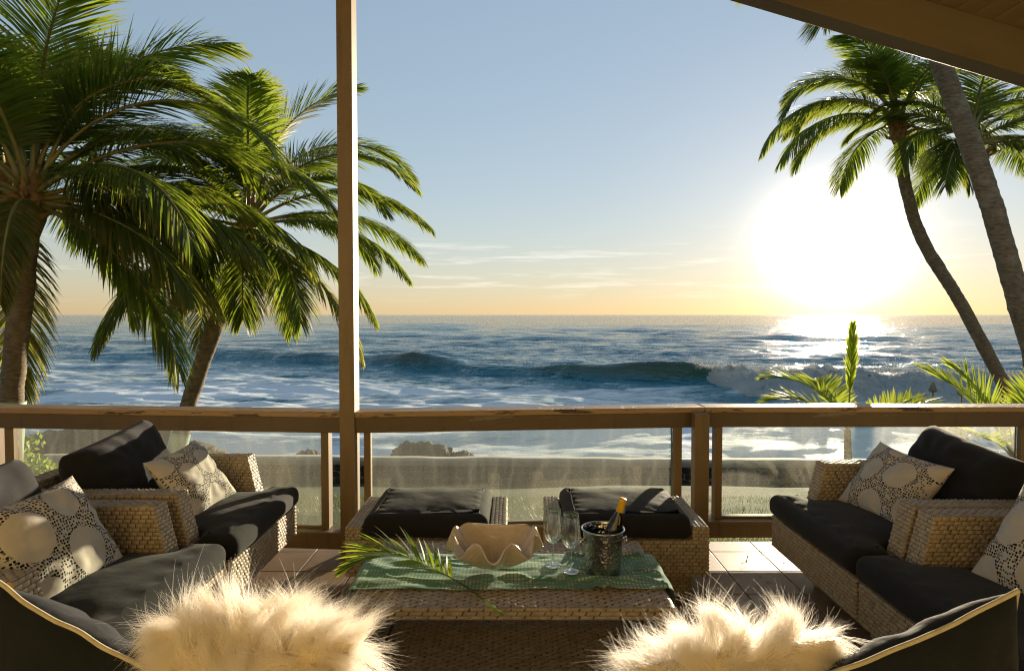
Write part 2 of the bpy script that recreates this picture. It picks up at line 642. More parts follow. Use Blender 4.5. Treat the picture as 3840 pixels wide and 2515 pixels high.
# ---------------------------------------------------------------- roof with its gable beams and planked ceiling
RX, RZ, SL = -1.30, 4.585, 0.2913          # ridge, height of the beam's lower edge there, slope
ang = math.atan(SL)
roof = empty('roof', (0, 0, 0))
roof['kind'] = 'structure'
BH, Y0B, Y1B = 0.298, 4.40, 4.56


def slope_box(name, side, s0, s1, y0, y1, d0, d1, mat, bevel=0.003):
    """box along the slope: s from the ridge, d measured square to the slope"""
    m = MB()
    m.box(s0, s1, y0, y1, d0, d1)
    o = m.build(name, mat, roof, bevel=bevel)
    o.location = (RX, 0, RZ)
    o.rotation_euler = (0, ang, 0) if side > 0 else (0, -ang, math.pi)
    return o


for side in (1, -1):
    yy = (Y0B, Y1B) if side > 0 else (-Y1B, -Y0B)
    slope_box('gable_beam', side, 0.0 if side > 0 else 0.002, 7.2, yy[0], yy[1], 0.0, BH * math.cos(ang), M['beam'], 0.006)
    PW = 0.128
    pm = None
    k = 0
    s = 0.02
    while s < 7.1:
        yr = (-2.6, 4.75) if side > 0 else (-4.75, 2.6)
        d0 = BH * math.cos(ang) + 0.002
        if pm is None:
            o = slope_box('plank', side, 0.0015, PW - 0.0015, yr[0], yr[1], d0, d0 + 0.02, M['plank'], 0.003)
            pm = o.data
        else:
            o = link(bpy.data.objects.new('plank', pm), roof)
            o.rotation_euler = (0, ang, 0) if side > 0 else (0, -ang, math.pi)
        c = 1 if side > 0 else -1
        o.location = (RX + c * s * math.cos(ang), 0, RZ - s * math.sin(ang) + random.uniform(-0.001, 0.001))
        s += PW
    yr = (-2.7, 4.8) if side > 0 else (-4.8, 2.7)
    slope_box('roof_deck', side, 0.0, 7.3, yr[0], yr[1], d0 + 0.023, d0 + 0.10, M['beam'], 0.0)

# ---------------------------------------------------------------- unseen house wall behind the viewer, added in golden paint for warm bounce light
hw = MB()
hw.box(-6.0, 6.0, -1.75, -1.6, 0.006, 3.3)
tag(hw.build('wall', simple('bounce_wall_paint', (0.62, 0.47, 0.20), (0.68, 0.53, 0.23), 0.7, 3.0)), kind='structure')

# ---------------------------------------------------------------- posts and railings
pb = MB()
pb.box(-1.114, -1.0166, 4.145, 4.284, 0.006, 4.52)
o = pb.build('support_post', M['stile'], bevel=0.004)
tag(o, 'tall tan wooden post rising from the tiles to the roof', 'post')
pb = MB()
pb.box(1.2195, 1.316, 4.276, 4.37, 0.006, 0.928)
o = pb.build('railing_post', M['stile'], bevel=0.004)
tag(o, 'short tan wooden post fixed to the front of the railing beside the ottoman', 'post')


def railing(p0, p1, label, stiles, glass, cap0=0.0, cap1=0.0):
    """section between two floor points; local x runs along it, local y away from the deck"""
    p0, p1 = Vector(p0), Vector(p1)
    L = (p1 - p0).length
    r = empty('railing', (p0.x, p0.y, 0), math.atan2(p1.y - p0.y, p1.x - p0.x), label, 'railing', 'railing sections along the edge of the terrace')
    ct = 0.957
    box_obj('cap_board', cap0, L + cap1, -0.005, 0.180, ct - 0.036, ct, M['cap'], r, 0.005)
    box_obj('fascia_board', cap0 + .001, L + cap1 - .001, 0.006, 0.046, ct - 0.138, ct - 0.0365, M['paint'], r, 0.004)
    box_obj('back_fascia', cap0 + .001, L + cap1 - .001, 0.135, 0.175, ct - 0.128, ct - 0.0365, M['paint'], r, 0.004)
    box_obj('bottom_board', 0, L, 0.004, 0.044, 0.056, 0.148, M['stile'], r, 0.004)
    box_obj('bottom_sill', 0, L, -0.004, 0.165, 0.1485, 0.171, M['stile'], r, 0.004)
    for a, b in stiles:
        box_obj('stile', a, b, 0.055, 0.130, 0.1715, ct - 0.037, M['stile'], r, 0.003)
    a, b = glass
    box_obj('glazing_bead', a, b, 0.070, 0.118, 0.1715, 0.187, M['stile'], r, 0.003)
    box_obj('glass_pane', a + 0.001, b - 0.001, 0.090, 0.096, 0.1875, ct - 0.0375, M['pane'], r, 0.0)
    return r


railing((-1.0185, 4.157), (1.316, 4.377), 'railing between the tall post and the short post with a long salty glass pane',
        [(0.050, 0.094), (2.151, 2.205)], (0.0945, 2.1505))
railing((1.318, 4.378), (5.2, 4.406), 'railing with a glowing hazy pane reaching from the short post past the young palms',
        [(0.087, 0.137), (2.213, 2.266), (2.348, 2.40)], (0.1375, 2.2125))
railing((-5.025, 4.464), (-1.113, 4.157), 'railing with a glass pane behind the two armchairs beside the tall post',
        [(1.546, 1.612), (3.773, 3.824), (1.43, 1.483)], (1.6125, 3.7725))

# ---------------------------------------------------------------- sea wall of lava stones
wall = empty('sea_wall', (0, 13.75, 0), R(-1.6), 'low dark lava stone sea wall with a pale concrete cap beyond the lawn', 'wall')
WT = -1.545
box_obj('mortar_core', -22, 22, 0.03, 0.42, -2.6, WT - 0.11, M['mortar'], wall, 0.0)
# cap with an uneven top
nx = 240
xs = np.linspace(-22, 22, nx)
prof = [(-0.03, -0.11), (-0.035, -0.03), (-0.015, 0.0), (0.2, 0.012), (0.42, 0.0), (0.45, -0.03), (0.45, -0.11)]
P = np.zeros((nx, len(prof), 3))
for k, (yy, zz) in enumerate(prof):
    P[:, k, 0] = xs
    P[:, k, 1] = yy
    P[:, k, 2] = WT + zz
P[..., 1:] += np.stack([fbm(P, 2.0, 3) * 0.012, fbm(P + 9, 1.3, 4) * 0.018], -1)
m = MB()
m.grid(P)
m.build('concrete_cap', M['concrete'], wall, smooth=True)
stone_meshes = []
for k in range(8):
    bm = bmesh.new()
    bmesh.ops.create_icosphere(bm, subdivisions=2, radius=1.0)
    me = bpy.data.meshes.new('stone')
    for v in bm.verts:
        c = np.array(v.co)
        c = np.sign(c) * np.abs(c) ** 0.6
        c = c * (1 + 0.16 * vnoise(c[None] + k * 7.3, 1.6)[0])
        v.co = c
    bm.to_mesh(me)
    bm.free()
    me.materials.append(M['stone'])
    stone_meshes.append(me)
row_z = WT - 0.12
for row in range(4):
    hz = random.uniform(0.13, 0.17)
    x = -9.5 + random.uniform(0, .2)
    while x < 9.5:
        w = random.uniform(0.14, 0.32)
        o = link(bpy.data.objects.new('stone', random.choice(stone_meshes)), wall)
        o.location = (x + w / 2, 0.055, row_z - hz / 2 + random.uniform(-.015, .015))
        o.scale = (w / 2 * 0.93, 0.075, hz / 2 * 0.95)
        o.rotation_euler = (0, random.uniform(-.15, .15), 0)
        x += w
    row_z -= hz

# ---------------------------------------------------------------- shore rocks
def rock(name, c, size, seed, label, spiky=0.5):
    bm = bmesh.new()
    bmesh.ops.create_icosphere(bm, subdivisions=5, radius=1.0)
    co = np.array([v.co[:] for v in bm.verts])
    d = 1 + 0.34 * fbm(co + seed, 1.7, 5) + spiky * 0.30 * np.abs(fbm(co + seed * 2, 5.0, 3))
    co = co * d[:, None] * np.array(size)
    for v, p in zip(bm.verts, co):
        v.co = p
    me = bpy.data.meshes.new(name)
    bm.to_mesh(me)
    bm.free()
    me.materials.append(M['lava'])
    me.polygons.foreach_set('use_smooth', [True] * len(me.polygons))
    o = link(bpy.data.objects.new(name, me))
    o.location = c
    return tag(o, label, 'rock', 'dark lava rocks in the surf behind the sea wall')


rock('shore_rock', (-3.0, 21.4, -3.55), (1.25, 0.9, 0.72), 3.1, 'broad jagged brown lava rock standing in the surf behind the sea wall')
rock('shore_rock', (-1.6, 21.6, -3.5), (0.55, 0.5, 0.42), 8.7, 'small lava rock beside the broad jagged one in the surf')
rock('shore_rock', (-0.62, 21.5, -3.32), (0.30, 0.3, 0.16), 5.5, 'lone knob of lava rock poking from white foam', 0.2)
rock('shore_rock', (-12.3, 19.0, -3.0), (3.4, 1.5, 1.15), 12.3, 'long low lava ledge sloping to the surf beyond the leafy shrub')
rock('shore_rock', (-15.6, 18.4, -3.2), (1.6, 1.0, 0.85), 15.9, 'dark lava boulder in the surf next to the leafy shrub')
rock('shore_rock', (-6.8, 21.3, -3.45), (0.7, 0.5, 0.42), 25.9, 'flat dark lava rock behind the sea wall near the leaning palm')

# ---------------------------------------------------------------- sea
SEA = -3.40
CREST = np.array([(-160, 175), (-60, 92), (-22.4, 71), (-9.6, 62), (3.7, 52.3), (9.7, 48.8), (12.9, 45), (15.7, 41.5), (20.3, 40.0), (30, 39), (60, 38), (160, 38)])
HEIGHT = np.array([(-160, .3), (-60, .5), (-30, .75), (-22, .95), (-15, .8), (-9.6, 1.25), (-4, .75), (0, .8), (3.7, 1.1), (9.7, 1.5), (12.9, 1.35), (15, .8), (40, .6), (160, .4)])
f_px, S = 645.4, 4.987
# rows spread so that each is about the same step of viewing angle
ypx = np.concatenate([np.linspace(0.12, 6, 40), np.linspace(6.3, 175, 560)])
Yr = f_px * S / ypx[::-1]
ux = np.linspace(-1.5, 1.5, 640)
YY, UU = np.meshgrid(Yr, ux, indexing='ij')
XX = UU * np.maximum(YY, 8)
step = np.gradient(Yr)[:, None] * np.ones_like(UU)
rw = np.random.RandomState(11)
Z = np.zeros_like(XX)
for k in range(46):
    lam = 0.9 * (40 / 0.9) ** rw.rand()
    th = rw.normal(0, 0.55)
    a = 0.0125 * lam ** 0.75 * rw.uniform(0.6, 1.3)
    ph = rw.rand() * 6.283
    kk = 2 * np.pi / lam
    fade = np.clip(lam / (np.maximum(step, XX[:, 1:2] - XX[:, 0:1]) * 3.2) - 0.6, 0, 1)
    q = kk * (XX * np.sin(th) + YY * np.cos(th)) + ph + 1.3 * vnoise(np.stack([XX, YY, XX * 0 + k], -1), 1.2 / lam * 0.35)
    Z += a * fade * (1 - np.abs(np.sin(q / 2)) * 2 + 0.27) * 0.55 + a * fade * np.sin(q) * 0.3
# broad swells further out
for yc, hh, wdt in ((105, 0.45, 6), (150, 0.6, 8), (215, 0.8, 10), (300, 0.9, 14)):
    yl = yc + 9 * vnoise(np.stack([XX, XX * 0, XX * 0 + yc], -1), 0.02) + XX * -0.28
    Z += hh * np.clip(vnoise(np.stack([XX, XX * 0 + 3, XX * 0 + yc], -1), 0.03) + 0.5, 0, 1.3) * np.exp(-((YY - yl) / wdt) ** 2)
# the breaker
yc = np.interp(XX, CREST[:, 0], CREST[:, 1]) + 0.8 * vnoise(np.stack([XX, XX * 0, XX * 0], -1), 0.35)
hc = np.interp(XX, HEIGHT[:, 0], HEIGHT[:, 1]) * (1 + 0.14 * vnoise(np.stack([XX, XX * 0 + 5, XX * 0], -1), 0.25))
s = YY - yc
prof = np.where(s < 0, np.exp(-(np.abs(s) / 1.55) ** 2.4), np.exp(-(s / 5.5) ** 1.6))
Z += hc * prof
calm = np.clip((YY - 20) / 10, 0.5, 1)
Z = Z * np.where(s < -3, calm, 1) + 0.18 * np.exp(-((YY - 27 - 1.5 * vnoise(np.stack([XX, YY * 0, XX * 0], -1), 0.12)) / 1.1) ** 2)
P = np.stack([XX, YY, SEA + Z], -1)
thin = np.clip(hc / 1.2, 0, 1) * np.exp(-((s + 0.75) / 1.15) ** 2) * np.clip(hc - 0.55, 0, 0.8) / 0.8
nz = fbm(np.stack([XX * 0.16, YY * 0.5, XX * 0], -1), 0.8, 4)
shore = np.clip((yc - 2.5 - YY) / 14, 0, 1)
foam = shore ** 0.6 * (0.62 + 0.30 * nz) + np.clip((36 - YY) / 13, 0, 1) * 0.45
foam += np.exp(-((s + 3.0) / 2.6) ** 2) * np.clip((XX - 4) / 14, 0, 1) * 0.35
foam *= np.clip((60 + XX) / 50 + 0.3, 0.7, 1)
foam = np.clip(foam, 0, 1)
m = MB()
m.grid(P[:, ::-1])
me = m.mesh('sea')
for nm, arr in (('foam', foam), ('thin', thin)):
    at = me.attributes.new(nm, 'FLOAT', 'POINT')
    at.data.foreach_set('value', arr[:, ::-1].ravel().astype(np.float32))
me.polygons.foreach_set('use_smooth', [True] * len(me.polygons))


def sea_mat():
    n = N('sea_water')
    geo = n.new('ShaderNodeNewGeometry').outputs['Position']

    def mp(sx, sy):
        return n.new('ShaderNodeMapping', {'Vector': geo, 'Scale': (sx, sy, 1)}).outputs[0]
    a_f = n.new('ShaderNodeAttribute', attribute_name='foam').outputs['Fac']
    a_t = n.new('ShaderNodeAttribute', attribute_name='thin').outputs['Fac']
    f1 = n.noise(mp(0.22, 0.75), 1.0, 9.0, 0.66)
    f2 = n.noise(mp(0.9, 2.2), 1.0, 7.0, 0.7)
    fn = n.math('ADD', n.math('MULTIPLY', f1, 0.6), n.math('MULTIPLY', f2, 0.4))
    thr = n.math('ADD', n.math('SUBTRACT', fn, 0.715), n.math('MULTIPLY', a_f, 0.60))
    fm = n.math('MULTIPLY', thr, 5.0, True)
    patch = n.noise(mp(0.015, 0.03), 1.0, 3.0)
    base = n.ramp(patch, [(0.3, (0.005, 0.115, 0.165)), (0.7, (0.012, 0.175, 0.225))])
    base = n.mix(n.math('MULTIPLY', a_f, 0.7), base, (0.17, 0.36, 0.40))
    # relief from ripples to swell, each of about the same steepness
    h = None
    for fx, fy, am in ((2.8, 6.0, .11), (1.3, 2.6, .32), (0.5, 1.0, .70), (0.16, 0.32, 2.0), (0.05, 0.1, 4.5)):
        q = n.math('MULTIPLY', n.noise(mp(fx, fy), 1.0, 4.0, 0.62), am)
        h = q if h is None else n.math('ADD', h, q)
    b = n.bump(h, 1.0, 0.5)
    water = n.principled(color=base, rough=0.07, normal=b, ior=1.33, spec=0.5)
    green = n.new('ShaderNodeBsdfTranslucent', {'Color': (0.34, 0.46, 0.20), 'Normal': b}).outputs[0]
    water = n.mixsh(n.math('MULTIPLY', a_t, 0.72), water, green)
    bf = n.bump(fn, 0.6, 0.4)
    fo = n.principled(color=(0.78, 0.80, 0.80), rough=0.75, normal=bf, spec=0.3)
    return n.done(n.mixsh(n.math('MULTIPLY', fm, 0.9), water, fo))


me.materials.append(sea_mat())
tag(link(bpy.data.objects.new('sea', me)), kind='structure')


def foam_mat():
    n = N('white_water')
    v = n.new('ShaderNodeNewGeometry').outputs['Position']
    f = n.noise(v, 3.0, 8.0, 0.7)
    c = n.ramp(f, [(0.3, (0.66, 0.68, 0.68)), (0.6, (0.82, 0.82, 0.80))])
    d = n.principled(color=c, rough=0.8, normal=n.bump(f, 0.9, 0.35), spec=0.2)
    t = n.new('ShaderNodeBsdfTranslucent', {'Color': (0.8, 0.8, 0.76)}).outputs[0]
    return n.done(n.mixsh(0.55, d, t))


M['foam'] = foam_mat()
# tumbling white water where the wave has broken
nx, nt = 620, 64
xs = np.linspace(12.2, 60, nx)
t = np.linspace(0, 1, nt)
Xg, Tg = np.meshgrid(xs, t, indexing='ij')
yc = np.interp(Xg, CREST[:, 0], CREST[:, 1])
grow = np.clip((Xg - 12.2) / 2.2, 0, 1) ** 0.7
hh = np.interp(Xg, [12, 14, 22, 60], [1.25, 1.45, 1.35, 1.1])
lump = fbm(np.stack([Xg, Tg * 4, Xg * 0], -1), 0.9, 5)
hump = 1.25 * hh * grow * (1 + 0.22 * vnoise(np.stack([Xg, Xg * 0 + 2, Xg * 0], -1), 0.45))
a = np.pi * Tg
yy = yc + 0.9 - 5.6 * grow * Tg
zz = SEA - 0.15 + (hump + 0.1) * np.sin(np.pi * Tg ** 0.62) ** 0.75
P = np.stack([Xg, yy, zz], -1)
dn = (fbm(P, 1.1, 5) * 0.34 + np.abs(fbm(P + 60, 3.2, 3)) * 0.22) * grow
P[..., 2] += dn * np.sin(a) ** 0.5
P[..., 1] += fbm(P + 31, 1.0, 4) * 0.35 * grow
m = MB()
m.grid(P)
# flying drops above the crest
rs = np.random.RandomState(21)
nd = 9000
dxx = 12.6 + rs.rand(nd) ** 1.2 * 26
dyc = np.interp(dxx, CREST[:, 0], CREST[:, 1])
top = np.interp(dxx, [12, 14, 22, 60], [1.25, 1.45, 1.35, 1.1]) * 1.2
gust = np.clip(vnoise(np.stack([dxx, dxx * 0, dxx * 0], -1), 0.5) + 0.5, 0.05, 1.4)
c = np.stack([dxx, dyc + rs.normal(0, 0.7, nd) - 0.4, SEA + top * rs.uniform(0.75, 1.05, nd) + rs.exponential(0.16, nd) * gust], -1)
r = rs.uniform(0.008, 0.035, nd)[:, None, None]
tet = np.array([(1, 1, 1), (1, -1, -1), (-1, 1, -1), (-1, -1, 1)]) * 0.8
V = (c[:, None, :] + r * tet[None]).reshape(-1, 3)
b0 = np.arange(nd)[:, None] * 4
T = np.concatenate([b0 + np.array([[0, 1, 2]]), b0 + np.array([[0, 3, 1]]), b0 + np.array([[0, 2, 3]]), b0 + np.array([[1, 3, 2]])])
m.add(V, None, T)
o = m.build('breaking_wave', M['foam'], smooth=True, fix=False)
tag(o, 'white tumbling foam of the breaking wave', 'foam', kind='stuff')
# ================================================================== palms
def frond_path(c, az, el, L, bend, n=22, power=1.25, twist=0.0):
    """rib of a frond: starts at c heading (az, el) and bends down by `bend` degrees along its length"""
    P = [np.array(c, float)]
    ds = L / (n - 1)
    for k in range(n - 1):
        t = (k + 0.5) / (n - 1)
        e = R(el - bend * t ** power)
        a = R(az + twist * t)
        P.append(P[-1] + ds * np.array([math.cos(e) * math.cos(a), math.cos(e) * math.sin(a), math.sin(e)]))
    return np.array(P)


def frond_mesh(P, rng, leaf=0.62, nl=84, width=0.030, start=0.16, hang=0.35, raise_=0.25, rib=0.030, dry=0.0, lost=0.04, sweep=(70, 28), seg=4, one_side=0):
    """pinnate leaf along the rib P: strips for the leaflets, a tapering tube for the rib. Material 0 leaf, 1 rib"""
    n = len(P)
    T = np.gradient(P, axis=0)
    T /= np.linalg.norm(T, axis=1)[:, None]
    side0 = np.cross(T, np.array([0, 0, 1.0]))
    nn = np.linalg.norm(side0, axis=1)[:, None]
    side0 = side0 / np.maximum(nn, 1e-3)
    for k in range(1, n):                                   # keep the side steady where the rib is upright
        if nn[k] < 0.25 or np.dot(side0[k], side0[k - 1]) < 0:
            side0[k] = side0[k - 1] - T[k] * np.dot(side0[k - 1], T[k])
            side0[k] /= np.linalg.norm(side0[k])
    up0 = np.cross(side0, T)
    tt = start + (0.995 - start) * np.linspace(0, 1, nl)
    idx = tt * (n - 1)
    i0 = np.clip(idx.astype(int), 0, n - 2)
    fr = (idx - i0)[:, None]

    def at(A):
        return A[i0] * (1 - fr) + A[i0 + 1] * fr
    B, Tn, Sd, Up = at(P), at(T), at(side0), at(up0)
    VV, QQ, DD = [], [], []
    base = 0
    for sg in (-1, 1):
        if one_side and sg != one_side:
            continue
        keep = rng.rand(nl) > lost
        prof = np.sin(np.pi * np.clip(0.13 + 0.80 * (tt - start) / (1 - start), 0, 1)) ** 0.75
        Ln = leaf * prof * rng.uniform(0.88, 1.08, nl)
        sw = R(sweep[0]) + (R(sweep[1]) - R(sweep[0])) * tt + rng.normal(0, 0.05, nl)
        up = raise_ * (1 - 0.8 * tt) + rng.normal(0, 0.07, nl)
        D = Sd * sg * np.sin(sw)[:, None] + Tn * np.cos(sw)[:, None] + Up * up[:, None]
        D /= np.linalg.norm(D, axis=1)[:, None]
        hg = hang * rng.uniform(0.7, 1.3, nl)
        ss = np.linspace(0, 1, seg + 1)
        Wd = width * rng.uniform(0.85, 1.1, nl)
        wid = np.interp(ss, [0, 0.12, 0.45, 0.8, 1.0], [0.45, 0.9, 1.0, 0.62, 0.05])
        prev = None
        pts = []
        g = np.array([0, 0, -1.0])
        pos = B.copy()
        d = D.copy()
        pts.append(pos.copy())
        dirs = [d.copy()]
        for k in range(seg):
            d = d + g * (hg * 1.5 / seg)[:, None]
            d /= np.linalg.norm(d, axis=1)[:, None]
            pos = pos + d * (Ln / seg)[:, None]
            pts.append(pos.copy())
            dirs.append(d.copy())
        tw = Tn + Up * rng.normal(0.25, 0.25, nl)[:, None]
        for k in range(seg + 1):
            w = tw - dirs[k] * np.sum(tw * dirs[k], 1)[:, None]
            w /= np.linalg.norm(w, axis=1)[:, None] + 1e-6
            h = (Wd * wid[k] * 0.5)[:, None]
            VV.append(np.stack([pts[k] - w * h, pts[k] + w * h], 1))
        Vb = np.stack(VV[-(seg + 1):], 1)                   # (nl, seg+1, 2, 3)
        Vb = Vb[keep]
        VV = VV[:-(seg + 1)]
        m_ = len(Vb)
        VV.append(Vb.reshape(-1, 3))
        dr = np.clip(dry + rng.normal(0, 0.12, m_)[:, None] + np.clip((ss[None, :] - 0.78) * 2.6, 0, 1) * 0.7, 0, 1)
        DD.append(np.repeat(dr, 2, 1).ravel())
        o_ = base + np.arange(m_)[:, None] * (seg + 1) * 2 + np.arange(seg)[None, :] * 2
        QQ.append(np.stack([o_, o_ + 1, o_ + 3, o_ + 2], -1).reshape(-1, 4))
        base += m_ * (seg + 1) * 2
    mb = MB()
    mb.add(np.vstack(VV), np.vstack(QQ))
    nleaf = sum(len(q) for q in QQ)
    rr = rib * np.interp(np.linspace(0, 1, n), [0, 0.12, 1], [1.25, 0.85, 0.10])
    mb.tube(P, rr, 6)
    me = mb.mesh('frond')
    dv = np.concatenate([np.concatenate(DD), np.zeros(mb.n - base)])
    at_ = me.attributes.new('dry', 'FLOAT', 'POINT')
    at_.data.foreach_set('value', dv.astype(np.float32))
    npoly = len(me.polygons)
    mi = np.ones(npoly, dtype=np.int32)
    mi[:nleaf] = 0
    me.polygons.foreach_set('material_index', mi)
    me.polygons.foreach_set('use_smooth', [True] * npoly)
    return me


def add_frond(parent, P, rng, mat='palm_leaf', name='frond', **k):
    me = frond_mesh(P, rng, **k)
    me.materials.append(M[mat])
    me.materials.append(M['rachis'])
    return link(bpy.data.objects.new(name, me), parent)


def trunk_mesh(parent, pts, r0, r1, seed, foot=1.35, upto=None):
    n = 150
    P = spline(pts, n)
    t = np.linspace(0, 1, n)
    rad = (r0 + (r1 - r0) * t) * (1 + (foot - 1) * np.exp(-t * 14))
    ring = np.abs(((t * 44 + 0.4 * np.sin(t * 23 + seed)) % 1.0) - 0.5)
    rad = rad * (1 + 0.055 * (ring * 2) ** 3)
    mb = MB()
    mb.tube(P, rad, 18)
    V = np.vstack(mb.V)
    mb.V = [V + 0.012 * np.stack([vnoise(V + seed, 5.0), vnoise(V + 7 + seed, 5.0), 0 * V[:, 0]], -1)]
    return mb.build('trunk', M['bark'], parent, smooth=True, fix=False), P


def palm(label, pts, r0, r1, fronds, n_fill, seed, L=3.0, group='coconut palms around the terrace', leaf=0.84, guard=None, fill_el=(86, -42), skip=None, mat='palm_leaf', nl=150, width=0.022):
    rng = np.random.RandomState(seed)
    base = pts[0]
    root = empty('palm_tree', base, 0, label, 'palm tree', group)
    sh = np.array(base)
    tr, P = trunk_mesh(root, np.array(pts) - sh, r0, r1, seed)
    c = P[-1]
    td = P[-1] - P[-8]
    td /= np.linalg.norm(td)
    # the fibrous heart of the crown
    mb = MB()
    Pc = np.array([c - td * 0.25, c - td * 0.05, c + td * 0.15, c + td * 0.40, c + td * 0.65])
    mb.tube(Pc, [r1 * 1.05, r1 * 1.5, r1 * 1.35, r1 * 0.7, 0.02], 12)
    for k in range(16):
        a = k * 2.4
        p = c + td * rng.uniform(-0.18, 0.15)
        d = np.array([math.cos(a), math.sin(a), 0.35])
        mb.tube([p + d * r1 * 0.7, p + d * (r1 + 0.10), p + d * (r1 + rng.uniform(.14, .3)) + np.array([0, 0, rng.uniform(-.1, .12)])], [0.045, 0.035, 0.008], 6)
    mb.build('crown_heart', M['fibre'], root, smooth=True, fix=False)
    for fd in fronds:
        fd = dict(fd)
        az, el, LL, bd = fd.pop('p')
        pw = fd.pop('pw', 1.25)
        tws = fd.pop('tw', 0.0)
        a = R(az)
        st = c + td * (0.12 + 0.25 * max(0, math.sin(R(el)))) + np.array([math.cos(a), math.sin(a), 0]) * r1 * 0.9 * math.cos(R(el))
        kw = dict(leaf=leaf, nl=nl, width=width)
        kw.update(fd)
        add_frond(root, frond_path(st, az, el, LL, bd, power=pw, twist=tws), rng, mat, **kw)
    for k in range(n_fill):
        az = (k * 137.5 + seed * 31) % 360
        f = (k + 0.5) / n_fill
        el = fill_el[0] + (fill_el[1] - fill_el[0]) * f ** 1.15 + rng.normal(0, 5)
        if skip and skip(az, el):
            continue
        a = R(az)
        st = c + td * (0.1 + 0.25 * max(0, math.sin(R(el)))) + np.array([math.cos(a), math.sin(a), 0]) * r1 * 0.9
        bd = np.interp(el, [-45, 0, 40, 85], [40, 75, 95, 75]) + rng.normal(0, 8)
        add_frond(root, frond_path(st, az, el, L * rng.uniform(0.85, 1.05), bd), rng, mat, leaf=leaf, nl=nl, width=width,
                  hang=np.interp(el, [-45, 20, 85], [0.75, 0.45, 0.22]), dry=0.3 if el < -28 else 0.0, lost=0.12 if el < -20 else 0.04)
    if guard:
        t0, t1 = guard
        n = len(P)
        i0, i1 = int(t0 * n), int(t1 * n)
        g = MB()
        Pg = P[i0:i1]
        rr = np.interp(np.linspace(t0, t1, len(Pg)), [0, 1], [r0, r1]) * 1.13 + 0.006
        g.tube(Pg, rr, 24, cap=False)
        g.build('trunk_guard', M['guard'], root, smooth=True, fix=False)
    return root


# the big palm beside the left end of the railing
palm('large coconut palm with broad arching fronds beside the leafy shrub',
     [(-6.02, 7.6, -0.65), (-5.93, 7.58, 0.2), (-5.82, 7.55, 1.1), (-5.68, 7.52, 2.0), (-5.58, 7.5, 2.75)], 0.125, 0.115,
     [dict(p=(4, 76, 2.75, 118), hang=.2), dict(p=(10, 62, 3.45, 128), hang=.22), dict(p=(20, 40, 3.7, 92), hang=.3),
      dict(p=(-18, 28, 2.75, 105), hang=.75, leaf=.8), dict(p=(15, 12, 2.7, 60), hang=.8, leaf=.85), dict(p=(-5, -4, 2.2, 58), hang=.8, dry=.15),
      dict(p=(30, -8, 2.3, 55), hang=.8, dry=.2), dict(p=(-62, -2, 2.1, 82), hang=.6, dry=.25, leaf=.45), dict(p=(150, 70, 2.9, 90), hang=.2),
      dict(p=(45, 55, 3.2, 110), hang=.3), dict(p=(100, 76, 3.0, 60), hang=.2), dict(p=(-40, 80, 2.7, 70), hang=.2), dict(p=(25, 22, 3.4, 80), hang=.5),
      dict(p=(190, 50, 2.8, 100), hang=.3), dict(p=(60, 5, 3.0, 70), hang=.6), dict(p=(175, 20, 2.6, 90), hang=.5), dict(p=(-120, 25, 2.2, 100), hang=.5)],
     18, 3, L=3.0, guard=(0.15, 0.36), skip=lambda az, el: 200 < az < 340 and el < 60)
# its neighbour, leaning out of the frame
palm('coconut palm leaning out over the railing next to the larger palm',
     [(-7.25, 8.6, -0.84), (-7.12, 8.55, 0.6), (-6.93, 8.5, 1.7), (-6.62, 8.4, 2.6), (-6.5, 8.3, 3.2)], 0.15, 0.14,
     [dict(p=(-8, 66, 2.9, 100), hang=.25), dict(p=(-20, 15, 2.3, 90), hang=.6), dict(p=(30, 45, 3.0, 90), hang=.3)],
     11, 8, L=2.7, skip=lambda az, el: 200 < az < 335 and el < 50)
# the middle palm by the tall post
palm('leaning coconut palm with a full crown just behind the tall post',
     [(-5.35, 10.0, -1.12), (-5.17, 10.0, -0.3), (-4.95, 10.0, 0.45), (-4.62, 10.0, 1.35), (-4.38, 10.0, 2.0), (-4.15, 10.0, 2.78)], 0.125, 0.115,
     [dict(p=(8, 82, 2.75, 70), hang=.15), dict(p=(2, 66, 3.1, 118), hang=.22), dict(p=(-12, 54, 3.1, 105), hang=.3), dict(p=(4, 34, 2.95, 80), hang=.45),
      dict(p=(-6, 12, 2.75, 68), hang=.6, leaf=.6), dict(p=(-35, -22, 1.9, 55), hang=.7, leaf=.55), dict(p=(200, 30, 2.0, 85), hang=.5), dict(p=(100, 88, 2.3, 20), hang=.08, dry=.05),
      dict(p=(170, 62, 2.3, 90), hang=.3), dict(p=(25, 22, 2.9, 70), hang=.5), dict(p=(-70, -35, 1.7, 50), hang=.7, dry=.1), dict(p=(10, -12, 2.4, 55), hang=.7),
      dict(p=(-95, 0, 1.7, 75), hang=.6), dict(p=(185, -5, 1.8, 75), hang=.65), dict(p=(-130, -30, 1.6, 55), hang=.7, dry=.15), dict(p=(225, 48, 1.6, 130), hang=.8, dry=.95, lost=.2)],
     14, 5, L=2.6, guard=(0.10, 0.225), leaf=.72, skip=lambda az, el: False)

